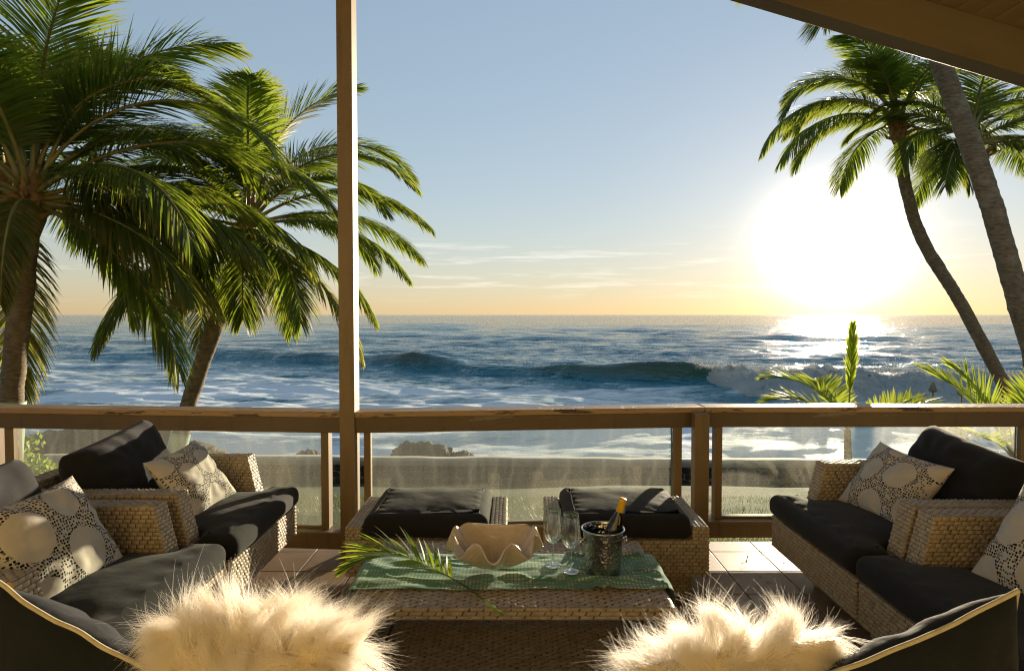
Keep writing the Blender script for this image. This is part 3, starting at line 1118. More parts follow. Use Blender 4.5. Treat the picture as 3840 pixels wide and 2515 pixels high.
# palms towards the sun
palm('slender coconut palm curving up from beside the garden torches',
     [(10.6, 13.0, -1.75), (10.1, 13.0, -0.2), (9.52, 13.0, 0.94), (8.95, 13.0, 1.95), (8.23, 13.0, 3.09), (7.86, 13.0, 4.2), (7.70, 13.0, 5.25)], 0.125, 0.105,
     [dict(p=(182, 30, 3.1, 100), hang=.8, leaf=.75), dict(p=(192, 14, 2.9, 78), hang=.8, leaf=.75), dict(p=(205, -15, 2.2, 62), hang=.6), dict(p=(176, 58, 2.7, 130), hang=.35),
      dict(p=(-10, -12, 1.9, 75), hang=.6), dict(p=(168, 44, 2.2, 120), hang=.4), dict(p=(220, 62, 2.0, 95), hang=.3), dict(p=(120, 84, 2.3, 40), hang=.15),
      dict(p=(20, 50, 2.4, 110), hang=.3), dict(p=(0, 25, 2.2, 90), hang=.4), dict(p=(150, 66, 2.5, 110), hang=.3), dict(p=(60, 70, 2.4, 90), hang=.3)],
     10, 14, L=2.5, leaf=.74, skip=lambda az, el: el < 5)
palm('tall thick trunked coconut palm crossing up under the sloping roof beam',
     [(8.05, 9.0, -0.93), (7.72, 9.0, 0.1), (7.25, 9.0, 1.2), (6.93, 9.0, 2.2), (6.62, 9.0, 3.18), (6.30, 9.0, 4.05), (5.88, 9.0, 5.14), (5.75, 9.0, 6.0)], 0.15, 0.122,
     [dict(p=(185, 22, 2.6, 62), hang=.4), dict(p=(200, 0, 2.0, 55), hang=.45)],
     12, 19, L=2.6, skip=lambda az, el: el < 12)
palm('coconut palm with yellow green hanging fronds behind the thick trunk',
     [(10.0, 12.3, -1.6), (9.95, 12.3, 0.2), (9.65, 12.3, 1.8), (9.15, 12.3, 3.5), (8.75, 12.3, 4.65)], 0.11, 0.10,
     [dict(p=(8, 42, 2.7, 70), hang=.5), dict(p=(-5, 14, 2.5, 78), hang=.6), dict(p=(195, 28, 1.9, 110), hang=.55), dict(p=(215, 10, 1.6, 85), hang=.5), dict(p=(-30, 5, 1.8, 90), hang=.6),
      dict(p=(20, 64, 2.6, 100), hang=.3), dict(p=(170, 60, 2.0, 100), hang=.3), dict(p=(-15, 30, 3.0, 60), hang=.55), dict(p=(30, 20, 2.4, 60), hang=.5)],
     9, 27, L=2.4, leaf=.74, skip=lambda az, el: el < 0, mat='palm_leaf')


# ---------------------------------------------------------------- young palms just outside the railing
def young_palm(label, c, fronds, seed):
    rng = np.random.RandomState(seed)
    gz = float(ground_z(c[1]))
    root = empty('young_palm', (c[0], c[1], gz), 0, label, 'palm', 'young palms growing outside the railing')
    h = c[2] - gz
    mb = MB()
    mb.tube([(0, 0, -0.05), (0.01, 0, h * .5), (0, 0, h)], [0.06, 0.05, 0.035], 10)
    mb.build('trunk', M['bark'], root, smooth=True, fix=False)
    for fd in fronds:
        fd = dict(fd)
        az, el, L, bd = fd.pop('p')
        kw = dict(leaf=.40, nl=44, width=.024, rib=.012, hang=.08, raise_=.35, lost=.02, start=.22)
        kw.update(fd)
        add_frond(root, frond_path((0, 0, h), az, el, L, bd), rng, 'palm_leaf_young', **kw)
    return root


young_palm('young palm with an upright folded spear leaf in the glare of the sun', (3.92, 7.5, 0.25),
           [dict(p=(168, 66, 1.15, 75), leaf=.42), dict(p=(55, 72, 1.25, -12), sweep=(22, 12), leaf=.26, raise_=.05, start=.35), dict(p=(4, 36, 1.25, 58), leaf=.34, hang=.0, raise_=.8),
            dict(p=(150, 48, 1.0, 70)), dict(p=(215, 40, .9, 60)), dict(p=(30, 30, 1.0, 60)), dict(p=(95, 60, .95, 60))], 41)
young_palm('bright yellow green young palm with wide fan like leaves before the torches', (5.55, 7.1, 0.0),
           [dict(p=(166, 66, 1.30, 40), leaf=.52, nl=50), dict(p=(25, 64, 1.25, 45), leaf=.5, nl=50), dict(p=(120, 75, 1.2, 40), leaf=.45), dict(p=(200, 40, 1.1, 60), leaf=.45),
            dict(p=(60, 55, 1.2, 60)), dict(p=(-20, 45, 1.1, 60)), dict(p=(5, 75, 1.25, 30), leaf=.45)], 43)
young_palm('small dark young palm at the far end beside the bright one', (6.9, 7.6, -0.05),
           [dict(p=(178, 62, 1.15, 60)), dict(p=(140, 75, 1.1, 40)), dict(p=(60, 60, 1.1, 50)), dict(p=(10, 50, 1.1, 60)), dict(p=(220, 45, 1.0, 60))], 47)


# ---------------------------------------------------------------- leafy shrub
def shrub(label, c, size, n, seed):
    rng = np.random.RandomState(seed)
    gz = float(ground_z(c[1]))
    root = empty('leafy_shrub', (c[0], c[1], gz), 0, label, 'shrub')
    mb = MB()
    tips = []
    for k in range(26):
        a, e = rng.uniform(0, 6.28), rng.uniform(0.5, 1.45)
        L = rng.uniform(0.6, 1.0)
        p1 = np.array([math.cos(a) * math.cos(e) * size[0], math.sin(a) * math.cos(e) * size[1], math.sin(e) * size[2]]) * L
        mb.tube([(0, 0, 0), p1 * .5 + [0, 0, .06], p1], [.018, .011, .004], 5)
        tips.append(p1)
    mb.build('stem', M['bark'], root, smooth=True, fix=False)
    tips = np.array(tips)
    cc = tips[rng.randint(0, len(tips), n)] * rng.uniform(0.55, 1.02, n)[:, None] + rng.normal(0, 0.07, (n, 3))
    d = rng.normal(0, 1, (n, 3)) + [0, 0, .7]
    d /= np.linalg.norm(d, axis=1)[:, None]
    w = np.cross(d, rng.normal(0, 1, (n, 3)))
    w /= np.linalg.norm(w, axis=1)[:, None]
    L = rng.uniform(.06, .12, n)[:, None]
    W = L * .26
    V = np.stack([cc, cc + d * L * .5 + w * W, cc + d * L, cc + d * L * .5 - w * W], 1).reshape(-1, 3)
    me = raw_mesh('foliage', V, np.arange(n * 4).reshape(-1, 4))
    me.materials.append(M['shrub_leaf'])
    tag(link(bpy.data.objects.new('foliage', me), root), kind='stuff')


shrub('bright green leafy shrub at the foot of the large palm', (-7.1, 8.7, 0), (.75, .7, 1.0), 2600, 61)
shrub('low green shrub hugging the ground beyond the bright leafy shrub', (-7.5, 9.8, 0), (.8, .7, .55), 1600, 62)


# ---------------------------------------------------------------- garden torches
def torch(label, x, y, ztop):
    gz = float(ground_z(y))
    root = empty('garden_torch', (x, y, gz), 0, label, 'torch', 'bamboo garden torches near the sea wall')
    h = ztop - gz
    p = MB()
    p.tube([(0, 0, -.05), (0.01, 0, h * .5), (0.0, 0, h - .17)], [.016, .015, .014], 8)
    p.build('pole', M['stile'], root, smooth=True, fix=False)
    s = MB()
    s.lathe([(.012, h - .20), (.065, h - .17), (.074, h - .155), (.028, h - .03), (.012, h), (0.001, h + .004)], 14)
    s.build('basket', M['mortar'], root, smooth=True)


torch('pale pointed garden torch standing clear of the palm leaves', 7.85, 12.0, 0.335)
torch('garden torch half hidden behind the bright young palm leaf', 8.38, 12.0, 0.27)
# ================================================================== woven furniture
def weave(mb, A, B, C, D, pitch=0.019, stitch=0.040, h=0.0065):
    """woven strands over the quad A-B-C-D (A->B along the strands, A->D across). Outward normal = AB x AD"""
    A, B, C, D = (np.array(p, float) for p in (A, B, C, D))
    nrm = np.cross(B - A, D - A)
    nrm /= np.linalg.norm(nrm)
    lv = (np.linalg.norm(D - A) + np.linalg.norm(C - B)) / 2
    nr = max(1, int(round(lv / pitch)))
    rows = []
    for r in range(nr):
        v0, v1 = r / nr, (r + 1) / nr
        L0, L1 = A + (D - A) * v0, A + (D - A) * v1
        R0, R1 = B + (C - B) * v0, B + (C - B) * v1
        ln = np.linalg.norm((R0 + R1 - L0 - L1) / 2)
        ns = max(1, int(round(ln / stitch)))
        off = 0.5 if r % 2 else 0.0
        e = np.arange(-1, ns + 1) + off
        u0, u1 = np.clip(e / ns, 0, 1), np.clip((e + 1) / ns, 0, 1)
        ok = u1 - u0 > 0.2 / ns
        rows.append((u0[ok], u1[ok], v0, v1))
    U0 = np.concatenate([q[0] for q in rows])
    U1 = np.concatenate([q[1] for q in rows])
    V0 = np.concatenate([np.full(len(q[0]), q[2]) for q in rows])
    V1 = np.concatenate([np.full(len(q[0]), q[3]) for q in rows])
    rj = np.random.RandomState(len(U0) % 997)
    jit = (U1 - U0) * rj.uniform(-.07, .07, len(U0))
    ov = (U1 - U0) * .01
    U0, U1 = np.clip(U0 + jit - ov, 0, 1), np.clip(U1 + jit * .6 + ov, 0, 1)
    hj = rj.uniform(.65, 1.2, len(U0))
    us = np.array([0.0, 0.22, 0.78, 1.0])
    hs = np.array([-0.25, 1.0, 1.0, -0.25])
    vs = np.array([0.05, 0.5, 0.95])
    hv = np.array([0.15, 1.0, 0.15])
    Ug = U0[:, None, None] + (U1 - U0)[:, None, None] * us[None, :, None]
    Vg = V0[:, None, None] + (V1 - V0)[:, None, None] * vs[None, None, :]
    Ug, Vg = np.broadcast_arrays(Ug, Vg)
    Pp = ((1 - Ug) * (1 - Vg))[..., None] * A + (Ug * (1 - Vg))[..., None] * B + (Ug * Vg)[..., None] * C + ((1 - Ug) * Vg)[..., None] * D
    Pp = Pp + (hs[:, None] * hv[None, :])[None, ..., None] * h * hj[:, None, None, None] * nrm
    n = len(U0)
    b = np.arange(n)[:, None, None] * 12
    i = np.arange(3)[None, :, None] * 3
    j = np.arange(2)[None, None, :]
    Q = np.stack([b + i + j, b + i + 3 + j, b + i + 4 + j, b + i + j + 1], -1).reshape(-1, 4)
    mb.add(Pp.reshape(-1, 3), Q)


def woven_hexa(name, P, parent, faces='fblrtd', pitch=0.019, stitch=0.040, vert=''):
    """solid with corners P (bottom ring front-left, front-right, back-right, back-left, then the top ring) and woven strands on its faces"""
    P = [np.array(p, float) for p in P]
    m = MB()
    m.hexa(P)
    o = m.build(name, M['wicker_core'], parent, bevel=0.006)
    w = MB()
    quads = {'f': (0, 1, 5, 4), 'r': (1, 2, 6, 5), 'b': (2, 3, 7, 6), 'l': (3, 0, 4, 7), 't': (4, 5, 6, 7), 'd': (1, 0, 3, 2)}
    for f in faces:
        q = [P[k] for k in quads[f]]
        if f in vert:
            q = q[1:] + q[:1]
        weave(w, *q, pitch=pitch, stitch=stitch)
    ws = w.build('weave', M['wicker'], o, smooth=True, fix=False)
    ws['kind'] = 'stuff'
    return o


def boxP(x0, x1, y0, y1, z0, z1):
    return [(x0, y0, z0), (x1, y0, z0), (x1, y1, z0), (x0, y1, z0), (x0, y0, z1), (x1, y0, z1), (x1, y1, z1), (x0, y1, z1)]


def rounded_outline(pts, rad, k=6):
    """corner-rounded closed polygon (counter-clockwise)"""
    out = []
    n = len(pts)
    for i in range(n):
        p0, p1, p2 = (np.array(pts[(i + q - 1) % n], float) for q in range(3))
        a, b = p0 - p1, p2 - p1
        la, lb = np.linalg.norm(a), np.linalg.norm(b)
        r = min(rad, la * .45, lb * .45)
        s, e = p1 + a / la * r, p1 + b / lb * r
        for t in np.linspace(0, 1, k):
            out.append((1 - t) ** 2 * s + 2 * t * (1 - t) * p1 + t * t * e)
        for t in np.linspace(0, 1, 7)[1:-1]:
            q0 = e
            nx = np.array(pts[(i + 1) % n], float)
            c = nx - p1
            q1 = nx - c / np.linalg.norm(c) * min(rad, np.linalg.norm(c) * .45, np.linalg.norm(np.array(pts[(i + 2) % n], float) - nx) * .45)
            out.append(q0 + (q1 - q0) * t)
    return np.array(out)


def slab_cushion(name, pts, z0, z1, parent, mat, r=0.05, puff=0.022, seed=0.0, rad=0.07):
    """upholstered slab with the outline pts, soft edges and a slightly crowned top"""
    O = rounded_outline(pts, rad)
    n = len(O)
    T = np.roll(O, -1, 0) - np.roll(O, 1, 0)
    T /= np.linalg.norm(T, axis=1)[:, None] + 1e-9
    Nn = np.stack([T[:, 1], -T[:, 0]], -1)                      # outward for counter-clockwise
    c = O.mean(0)
    loops = []
    for th in np.linspace(-90, 90, 13):
        a = R(th)
        ins = r * (1 - math.cos(a))
        z = (z0 + r + r * math.sin(a)) if th < 0 else (z1 - r + r * math.sin(a))
        loops.append((O - Nn * ins, z))
    inner = O - Nn * r
    P = np.array([np.column_stack([q, np.full(n, z)]) for q, z in loops])
    P[..., 2] += fbm(P + seed, 5.0, 3) * 0.005
    k = len(loops)
    i = np.arange(k - 1)[:, None] * n
    j = np.arange(n)[None, :]
    Q = np.stack([i + j, i + (j + 1) % n, i + n + (j + 1) % n, i + n + j], -1).reshape(-1, 4)
    V = P.reshape(-1, 3)
    # the top: points on a fine grid inside the edge, joined to it by a Delaunay triangulation
    lo, hi = inner.min(0), inner.max(0)
    g = np.stack(np.meshgrid(np.arange(lo[0] + .02, hi[0], .028), np.arange(lo[1] + .02, hi[1], .028)), -1).reshape(-1, 2)
    A, B = inner, np.roll(inner, -1, 0)
    cross = (A[None, :, 1] > g[:, None, 1]) != (B[None, :, 1] > g[:, None, 1])
    xi = A[None, :, 0] + (g[:, None, 1] - A[None, :, 1]) / (B[None, :, 1] - A[None, :, 1] + 1e-12) * (B[None, :, 0] - A[None, :, 0])
    inside = ((cross & (g[:, None, 0] < xi)).sum(1) % 2) == 1
    dist = np.sqrt(((g[:, None, :] - inner[None]) ** 2).sum(-1)).min(1)
    ok = inside & (dist > .014)
    g, dist = g[ok], dist[ok]
    pts2 = [Vector(q) for q in inner] + [Vector(q) for q in g]
    vo, _, fo, ov, _, _ = geometry.delaunay_2d_cdt(pts2, [(q, (q + 1) % n) for q in range(n)], [], 1, 1e-6)
    zt = np.concatenate([V[-n:, 2], z1 + puff * (1 - np.exp(-dist / .09))])
    G = np.column_stack([np.array([q[:] for q in pts2]), zt])
    G[n:, 2] += fbm(G[n:] + seed, 5.0, 3) * 0.005
    top_index = np.concatenate([np.arange((k - 1) * n, k * n), k * n + np.arange(len(g))])
    remap = [o_[0] if o_ else 0 for o_ in ov]
    T = [[top_index[remap[q]] for q in f] for f in fo]
    m = MB()
    m.add(np.vstack([V, G[n:]]), Q, T)
    return m.build(name, mat, parent, smooth=True)


def pillow_points(w, h, t, n=44, ear=0.055, seed=0.0, wr=1.0, p=2.6, q=0.55):
    """front and back grids of a stuffed pillow in its own x-y plane"""
    u = np.sin(np.linspace(-1, 1, n) * np.pi / 2)
    U, Vv = np.meshgrid(u, u, indexing='ij')
    k = ((1 - np.abs(U) ** p) * (1 - np.abs(Vv) ** p)).clip(0, 1) ** q
    X = U * w / 2 * (1 - ear * (1 - Vv ** 2) * np.abs(U) ** 2)
    Y = Vv * h / 2 * (1 - ear * (1 - U ** 2) * np.abs(Vv) ** 2)
    edge = np.maximum(np.abs(U), np.abs(Vv))
    a = np.arctan2(Vv, U)
    crease = 0.012 * wr * (np.sin(a * 11 + 3 * vnoise(np.stack([U, Vv, U * 0 + seed], -1), 1.5)) * np.clip(edge - 0.35, 0, 1) * (1 - edge) * 4)
    soft = 0.02 * wr * fbm(np.stack([U * 1.3, Vv * 1.3, U * 0 + seed], -1), 1.2, 3) * k
    F = np.stack([X, Y, t / 2 * k + (crease + soft) * (k > 0)], -1)
    Bk = np.stack([X, Y, -t / 2 * k + (crease * .6 - soft) * (k > 0)], -1)
    return F, Bk


def pillow_mesh(name, mat, parent, w, h, t, seed=0.0, ear=0.055, wr=1.0, p=2.6, q=0.55, n=44):
    F, Bk = pillow_points(w, h, t, n, ear, seed, wr, p, q)
    m = MB()
    m.grid(F)
    m.grid(Bk[::-1])
    me = m.mesh(name)
    uv = me.uv_layers.new(name='UVMap')
    nn = n
    u = np.sin(np.linspace(-1, 1, n) * np.pi / 2) * .5 + .5
    uu, vv = np.meshgrid(u, u, indexing='ij')
    vu = np.concatenate([np.stack([uu, vv], -1).reshape(-1, 2), np.stack([uu[::-1], vv], -1).reshape(-1, 2) + [3.3, 0]])
    li = np.zeros(len(me.loops), dtype=np.int32)
    me.loops.foreach_get('vertex_index', li)
    uv.data.foreach_set('uv', vu[li].astype(np.float32).ravel())
    bm = bmesh.new()
    bm.from_mesh(me)
    bmesh.ops.remove_doubles(bm, verts=bm.verts, dist=1e-5)
    bmesh.ops.recalc_face_normals(bm, faces=bm.faces)
    bm.to_mesh(me)
    bm.free()
    me.materials.append(mat)
    me.polygons.foreach_set('use_smooth', [True] * len(me.polygons))
    o = bpy.data.objects.new(name, me)
    link(o, parent)
    return o, F


def orient(o, loc, nrm, up, roll=0.0):
    """local +z looks along nrm, local +y as near to `up` as it can be, then roll about the normal"""
    z = Vector(nrm).normalized()
    y = Vector(up)
    y = (y - z * y.dot(z)).normalized()
    x = y.cross(z)
    Mx = Matrix((x, y, z)).transposed().to_4x4()
    Mx = Mx @ Matrix.Rotation(roll, 4, 'Z')
    o.matrix_basis = Matrix.Translation(Vector(loc)) @ Mx


W2 = 0.475


def make_chair(label):
    """armchair in its own frame: front at y = 0 looking to -y, back at y = 1.10"""
    root = empty('wicker_armchair', (0, 0, 0), 0, label, 'armchair', 'woven armchairs with charcoal cushions')
    woven_hexa('seat_base', boxP(-W2, W2, 0, 1.10, 0.185, 0.37), root, 'fblrt', 0.020, 0.032)
    woven_hexa('plinth', boxP(-W2 + .13, W2 - .13, .14, .96, 0.055, 0.185), root, 'fblr', 0.020, 0.034)
    for sx in (-1, 1):
        for y in (0.20, 0.90):
            f = MB()
            f.tube([(sx * .30, y, 0.006), (sx * .30, y, 0.056)], .022, 12)
            f.build('foot', M['steel_leg'], root, smooth=False)
    for sx in (-1, 1):
        xa, xb = (sx * W2, sx * (W2 - .11))
        x0, x1 = min(xa, xb), max(xa, xb)
        woven_hexa('arm', [(x0, .185, .372), (x1, .185, .372), (x1, 1.10, .372), (x0, 1.10, .372),
                           (x0, .265, .705), (x1, .265, .705), (x1, 1.14, .705), (x0, 1.14, .705)], root, 'fblrt', 0.0195, 0.036)
    xi = W2 - .112
    woven_hexa('backrest', [(-xi, 1.0, .372), (xi, 1.0, .372), (xi, 1.10, .372), (-xi, 1.10, .372),
                            (-xi, 1.04, .735), (xi, 1.04, .735), (xi, 1.14, .735), (-xi, 1.14, .735)], root, 'fbt', 0.0195, 0.036)
    c = W2 + .012
    ci = W2 - .118
    slab_cushion('seat_cushion', [(-c, -.03), (c, -.03), (c, .175), (ci, .185), (ci, .99), (-ci, .99), (-ci, .185), (-c, .175)],
                 0.374, 0.505, root, M['charcoal'], r=.055, rad=.06)
    o, _ = pillow_mesh('back_cushion', M['charcoal'], root, .74, .47, .27, seed=4.0, ear=.02, p=5.0, q=.45)
    orient(o, (0, .80, .69), (0, -1, .38), (0, 0, 1), R(-2))
    return root


chA = make_chair('wicker armchair by the glass pane at the foot of the leaning palm')
chairs = [(chA, (-1.378, 3.605), 90, 3.0)]
chB = copy_tree(chA)
chB['label'] = 'wicker armchair nearer the white fur pillow, on the bright leafy shrub side'
chC = copy_tree(chA)
chC['label'] = 'wicker armchair by the hazy glowing pane under the young palms'
chD = copy_tree(chA)
chD['label'] = 'wicker armchair joined in front of the one under the young palms'
for ch, (x, y), rz, bz in ((chA, (-1.378, 3.605), 90, 5), (chB, (-1.384, 2.575), 90, 3), (chC, (1.583, 3.415), -90, -5), (chD, (1.583, 2.43), -90, -3)):
    ch.location = (x, y, 0)
    ch.rotation_euler = (0, 0, R(rz))
    for k in ch.children:
        if k.name.startswith('back_cushion'):
            orient(k, (0.0 if rz > 0 else 0.0, .80, .69), (0, -1, .40), (0, 0, 1), R(bz))


# ---------------------------------------------------------------- ottomans
def make_ottoman(label):
    root = empty('wicker_ottoman', (0, 0, 0), 0, label, 'ottoman', 'woven ottomans at the railing')
    w = .433
    woven_hexa('seat_base', boxP(-w, w, 0, .59, .17, .368), root, 'fblrt', .019, .034)
    for sx in (-1, 1):
        x0, x1 = sorted((sx * w, sx * (w - .085)))
        woven_hexa('side_rail', boxP(x0, x1, 0.001, .59, .3685, .44), root, 'fblrt', .019, .034, 't')
    woven_hexa('plinth', boxP(-w + .055, w - .055, .12, .50, .006, .17), root, 'fblr', .019, .034)
    ci = w - .092
    slab_cushion('seat_cushion', [(-ci, -.015), (ci, -.015), (ci, .60), (-ci, .60)], .371, .505, root, M['charcoal'], r=.055, rad=.05, seed=3)
    return root


o1 = make_ottoman('wicker ottoman with a charcoal cushion standing beside the tall post')
o2 = copy_tree(o1)
o2['label'] = 'wicker ottoman with a striped sunlit cushion beside the short railing post'
o1.location = (-.467, 3.45, 0)
o2.location = (.630, 3.45, 0)
o2.rotation_euler = (0, 0, R(-0.6))

# ---------------------------------------------------------------- coffee table
tb = empty('coffee_table', (-.005, 2.80, 0), 0, 'long woven coffee table with a lower shelf in the middle of the seats', 'table')
woven_hexa('table_top', boxP(-.633, .633, -.350, .357, .412, .46), tb, 'fblrt', .0165, .052)
woven_hexa('shelf', boxP(-.575, .575, -.32, .33, .165, .20), tb, 'fblr', .0165, .05)
sw = MB()
weave(sw, (-.575, -.32, .2005), (-.535, -.32, .2005), (-.535, .33, .2005), (-.575, .33, .2005), .0165, .04)
weave(sw, (-.525, -.32, .2005), (.525, -.32, .2005), (.525, .33, .2005), (-.525, .33, .2005), .0165, .05)
weave(sw, (.535, -.32, .2005), (.575, -.32, .2005), (.575, .33, .2005), (.535, .33, .2005), .0165, .04)
o = sw.build('shelf_weave', M['wicker'], tb, smooth=True, fix=False)
o['kind'] = 'stuff'
for sx in (-1, 1):
    for sy in (-.33, .285):
        x0, x1 = sorted((sx * .63, sx * .582))
        woven_hexa('leg', boxP(x0, x1, sy, sy + .05, .006, .412), tb, 'fblr', .0165, .026)

# ---------------------------------------------------------------- long sofa below the frame that carries the near pillows
sf = empty('wicker_sofa', (0, .80, 0), 0, 'long low wicker sofa facing the sea that carries the fur pillows', 'sofa')
woven_hexa('seat_base', boxP(-1.65, 1.65, .0, 1.06, .10, .34), sf, 'fblrt', .02, .04)
woven_hexa('backrest', boxP(-1.65, 1.65, .0, .10, .341, .70), sf, 'fblrt', .02, .04)
for sx in (-1, 1):
    x0, x1 = sorted((sx * 1.65, sx * 1.56))
    woven_hexa('arm', boxP(x0, x1, .101, .92, .341, .60), sf, 'fblrt', .02, .04)
    for y in (.06, .94):
        f = MB()
        f.tube([(sx * 1.5, y, .006), (sx * 1.5, y, .10)], .03, 12)
        f.build('foot', M['steel_leg'], sf)
for k in range(3):
    x0 = -1.55 + k * 1.035
    slab_cushion('seat_cushion', [(x0, .11), (x0 + 1.03, .11), (x0 + 1.03, 1.05), (x0, 1.05)], .343, .46, sf, M['charcoal'], r=.05, rad=.05, seed=k)


# ---------------------------------------------------------------- throw pillows with the dotted print
def dots_mat(name, circles, flip):
    n = N(name)
    uv = n.new('ShaderNodeUVMap', uv_map='UVMap').outputs[0]
    sp = n.new('ShaderNodeSeparateXYZ', {0: uv})
    x, y = n.math('FRACT', sp.outputs[0]), sp.outputs[1]
    m = None
    for cx, cy, r in circles:
        dx = n.math('SUBTRACT', x, cx)
        dy = n.math('MULTIPLY', n.math('SUBTRACT', y, cy), 0.8)
        d = n.math('SUBTRACT', n.math('SQRT', n.math('ADD', n.math('MULTIPLY', dx, dx), n.math('MULTIPLY', dy, dy))), r)
        m = d if m is None else n.math('MINIMUM', m, d)
    mp = n.new('ShaderNodeMapping', {'Vector': uv, 'Scale': (1.25, 1.0, 1)})
    vo = n.new('ShaderNodeTexVoronoi', {'Vector': mp.outputs[0], 'Scale': 35.0, 'Randomness': 0.5}, voronoi_dimensions='2D')
    dens = n.math('POWER', 2.718, n.math('MULTIPLY', m, -8.0))
    sepc = n.new('ShaderNodeSeparateColor', {0: vo.outputs['Color']})
    keep = n.math('LESS_THAN', sepc.outputs[0], n.math('ADD', n.math('MULTIPLY', dens, 0.95), 0.22))
    rad = n.math('ADD', 0.26, n.math('MULTIPLY', dens, 0.17))
    dot = n.math('MULTIPLY', n.math('LESS_THAN', vo.outputs['Distance'], rad), keep)
    dot = n.math('MULTIPLY', dot, n.math('GREATER_THAN', m, 0.012))
    ink = n.ramp(sepc.outputs[1], [(0.0, (0.010, 0.011, 0.013)), (0.55, (0.022, 0.024, 0.027)), (0.72, (0.14, 0.145, 0.145))])
    cloth = n.ramp(n.noise(uv, 6.0, 4.0), [(0.3, (0.58, 0.53, 0.45)), (0.7, (0.66, 0.61, 0.53))])
    c = n.mix(dot, cloth, ink)
    v = n.coord('Object')
    b = n.bump(n.noise(v, 8.0, 3.0), 0.3, 0.02)
    b = n.bump(n.noise(v, 600.0, 1.0), 0.2, 0.001, b)
    p = n.principled(color=c, rough=0.9, normal=b, spec=0.15)
    t = n.new('ShaderNodeBsdfTranslucent', {'Color': c}).outputs[0]
    return n.done(n.mixsh(0.12, p, t))


CIRC = [(0.30, 0.55, .13), (0.66, 0.63, .15), (0.50, 0.10, .15), (0.92, 0.22, .13), (0.06, 0.12, .12), (0.08, 0.88, .14), (0.96, 0.90, .10), (0.40, 0.99, .10)]
CIRC2 = [(0.22, 0.62, .17), (0.62, 0.80, .13), (0.60, 0.28, .17), (0.97, 0.55, .16), (0.14, 0.08, .13), (0.95, 0.02, .11), (0.05, 1.0, .10)]
d1 = dots_mat('dotted_print_cloth', CIRC, False)
d2 = dots_mat('dotted_print_cloth_b', CIRC2, False)


def throw(label, loc, nrm, roll, mat, w=.50, h=.42, seed=1.0):
    o, _ = pillow_mesh('throw_pillow', mat, None, w, h, .17, seed=seed, ear=.10, n=50)
    orient(o, loc, nrm, (0, 0, 1), roll)
    tag(o, label, 'pillow', 'dotted throw pillows on the armchairs')
    return o


throw('dotted cream pillow leaning in the armchair beside the glass at the leaning palm', (-1.80, 3.62, .655), (1, -.10, .78), R(4), d1)
throw('dotted cream pillow in the armchair next to the white fur pillow with dark cushion beside', (-1.86, 2.585, .665), (1, -.12, .62), R(3), d2, seed=2.0, w=.53, h=.46)
throw('dotted cream pillow in the armchair under the young palms', (2.055, 3.46, .665), (-1, -.22, .75), R(-5), d1, seed=3.0, w=.52)
throw('dotted cream pillow in the armchair joined in front of the one under the young palms', (2.07, 2.42, .665), (-1, -.2, .6), R(-5), d2, seed=4.0, w=.53, h=.46)


# ---------------------------------------------------------------- dark cushions with cream piping on the sofa
def piped(label, loc, nrm, roll, w, h, seed):
    root = empty('piped_cushion', (0, 0, 0), 0, label, 'cushion', 'dark cushions with cream piping on the sofa')
    o, F = pillow_mesh('cushion_body', M['navy'], root, w, h, .19, seed=seed, ear=.06, wr=.9)
    ring = np.concatenate([F[0, :], F[1:, -1], F[-1, -2::-1], F[-2:0:-1, 0]])
    ring = ring * 1.004
    ring[:, 2] += 0.004 * vnoise(ring + seed, 14.0)
    t = MB()
    t.tube(np.vstack([ring, ring[:1]]), .0055, 8, cap=False)
    t.build('piping', M['piping'], root, smooth=True, fix=False)
    z = MB()
    z.box(w / 2 - .004, w / 2 + .012, -h * .02, h * .02, -.006, .006)
    z.tube([(w / 2 + .004, 0, .004), (w / 2 + .010, -.02, .006), (w / 2 + .012, -.045, .004)], [.004, .006, .003], 8)
    z.build('zip_pull', M['brass'], root)
    orient(root, loc, nrm, (0, 0, 1), roll)
    return root


piped('dark cushion with cream piping and a brass zip slumped beside the white fur pillow', (-1.04, 1.50, .685), (.30, 1, .30), R(-24) * -1, .46, .46, 2.0)
piped('dark cushion with cream piping tilted up towards the hazy pane side', (.93, 1.44, .705), (-.25, 1, .35), R(20) * -1, .48, .46, 6.0)
# ================================================================== things on the table
TZ = 0.466          # top of the weave

# ---------------------------------------------------------------- runner
def runner_mat():
    n = N('green_runner_cloth')
    uv = n.new('ShaderNodeUVMap', uv_map='UVMap').outputs[0]
    sp = n.new('ShaderNodeSeparateXYZ', {0: uv})
    x, y = sp.outputs[0], sp.outputs[1]
    big = n.noise(n.new('ShaderNodeMapping', {'Vector': uv, 'Scale': (3.2, 9.0, 1)}).outputs[0], 1.0, 2.0)
    ph = n.math('ADD', n.math('MULTIPLY', y, 260.0), n.math('MULTIPLY', big, 50.0))
    ln = n.math('GREATER_THAN', n.math('SINE', ph), 0.35)
    dash = n.math('GREATER_THAN', n.math('SINE', n.math('MULTIPLY', x, 400.0)), -0.35)
    pat = n.noise(n.new('ShaderNodeMapping', {'Vector': uv, 'Scale': (7, 7, 1)}).outputs[0], 1.0, 2.0)
    k = n.math('MULTIPLY', n.math('MULTIPLY', ln, dash), n.ramp(pat, [(0.35, (0.25, 0.25, 0.25)), (0.6, (1, 1, 1))]))
    c = n.mix(n.math('MULTIPLY', k, 0.9), n.ramp(pat, [(0.3, (0.075, 0.215, 0.150)), (0.7, (0.125, 0.30, 0.215))]), (0.56, 0.56, 0.42))
    v = n.coord('Object')
    b = n.bump(n.math('ADD', n.noise(v, 500.0, 1.0), n.math('MULTIPLY', k, 0.5)), 0.3, 0.0015)
    return n.done(n.principled(color=c, rough=0.9, normal=b, spec=0.15, sheen=0.2))


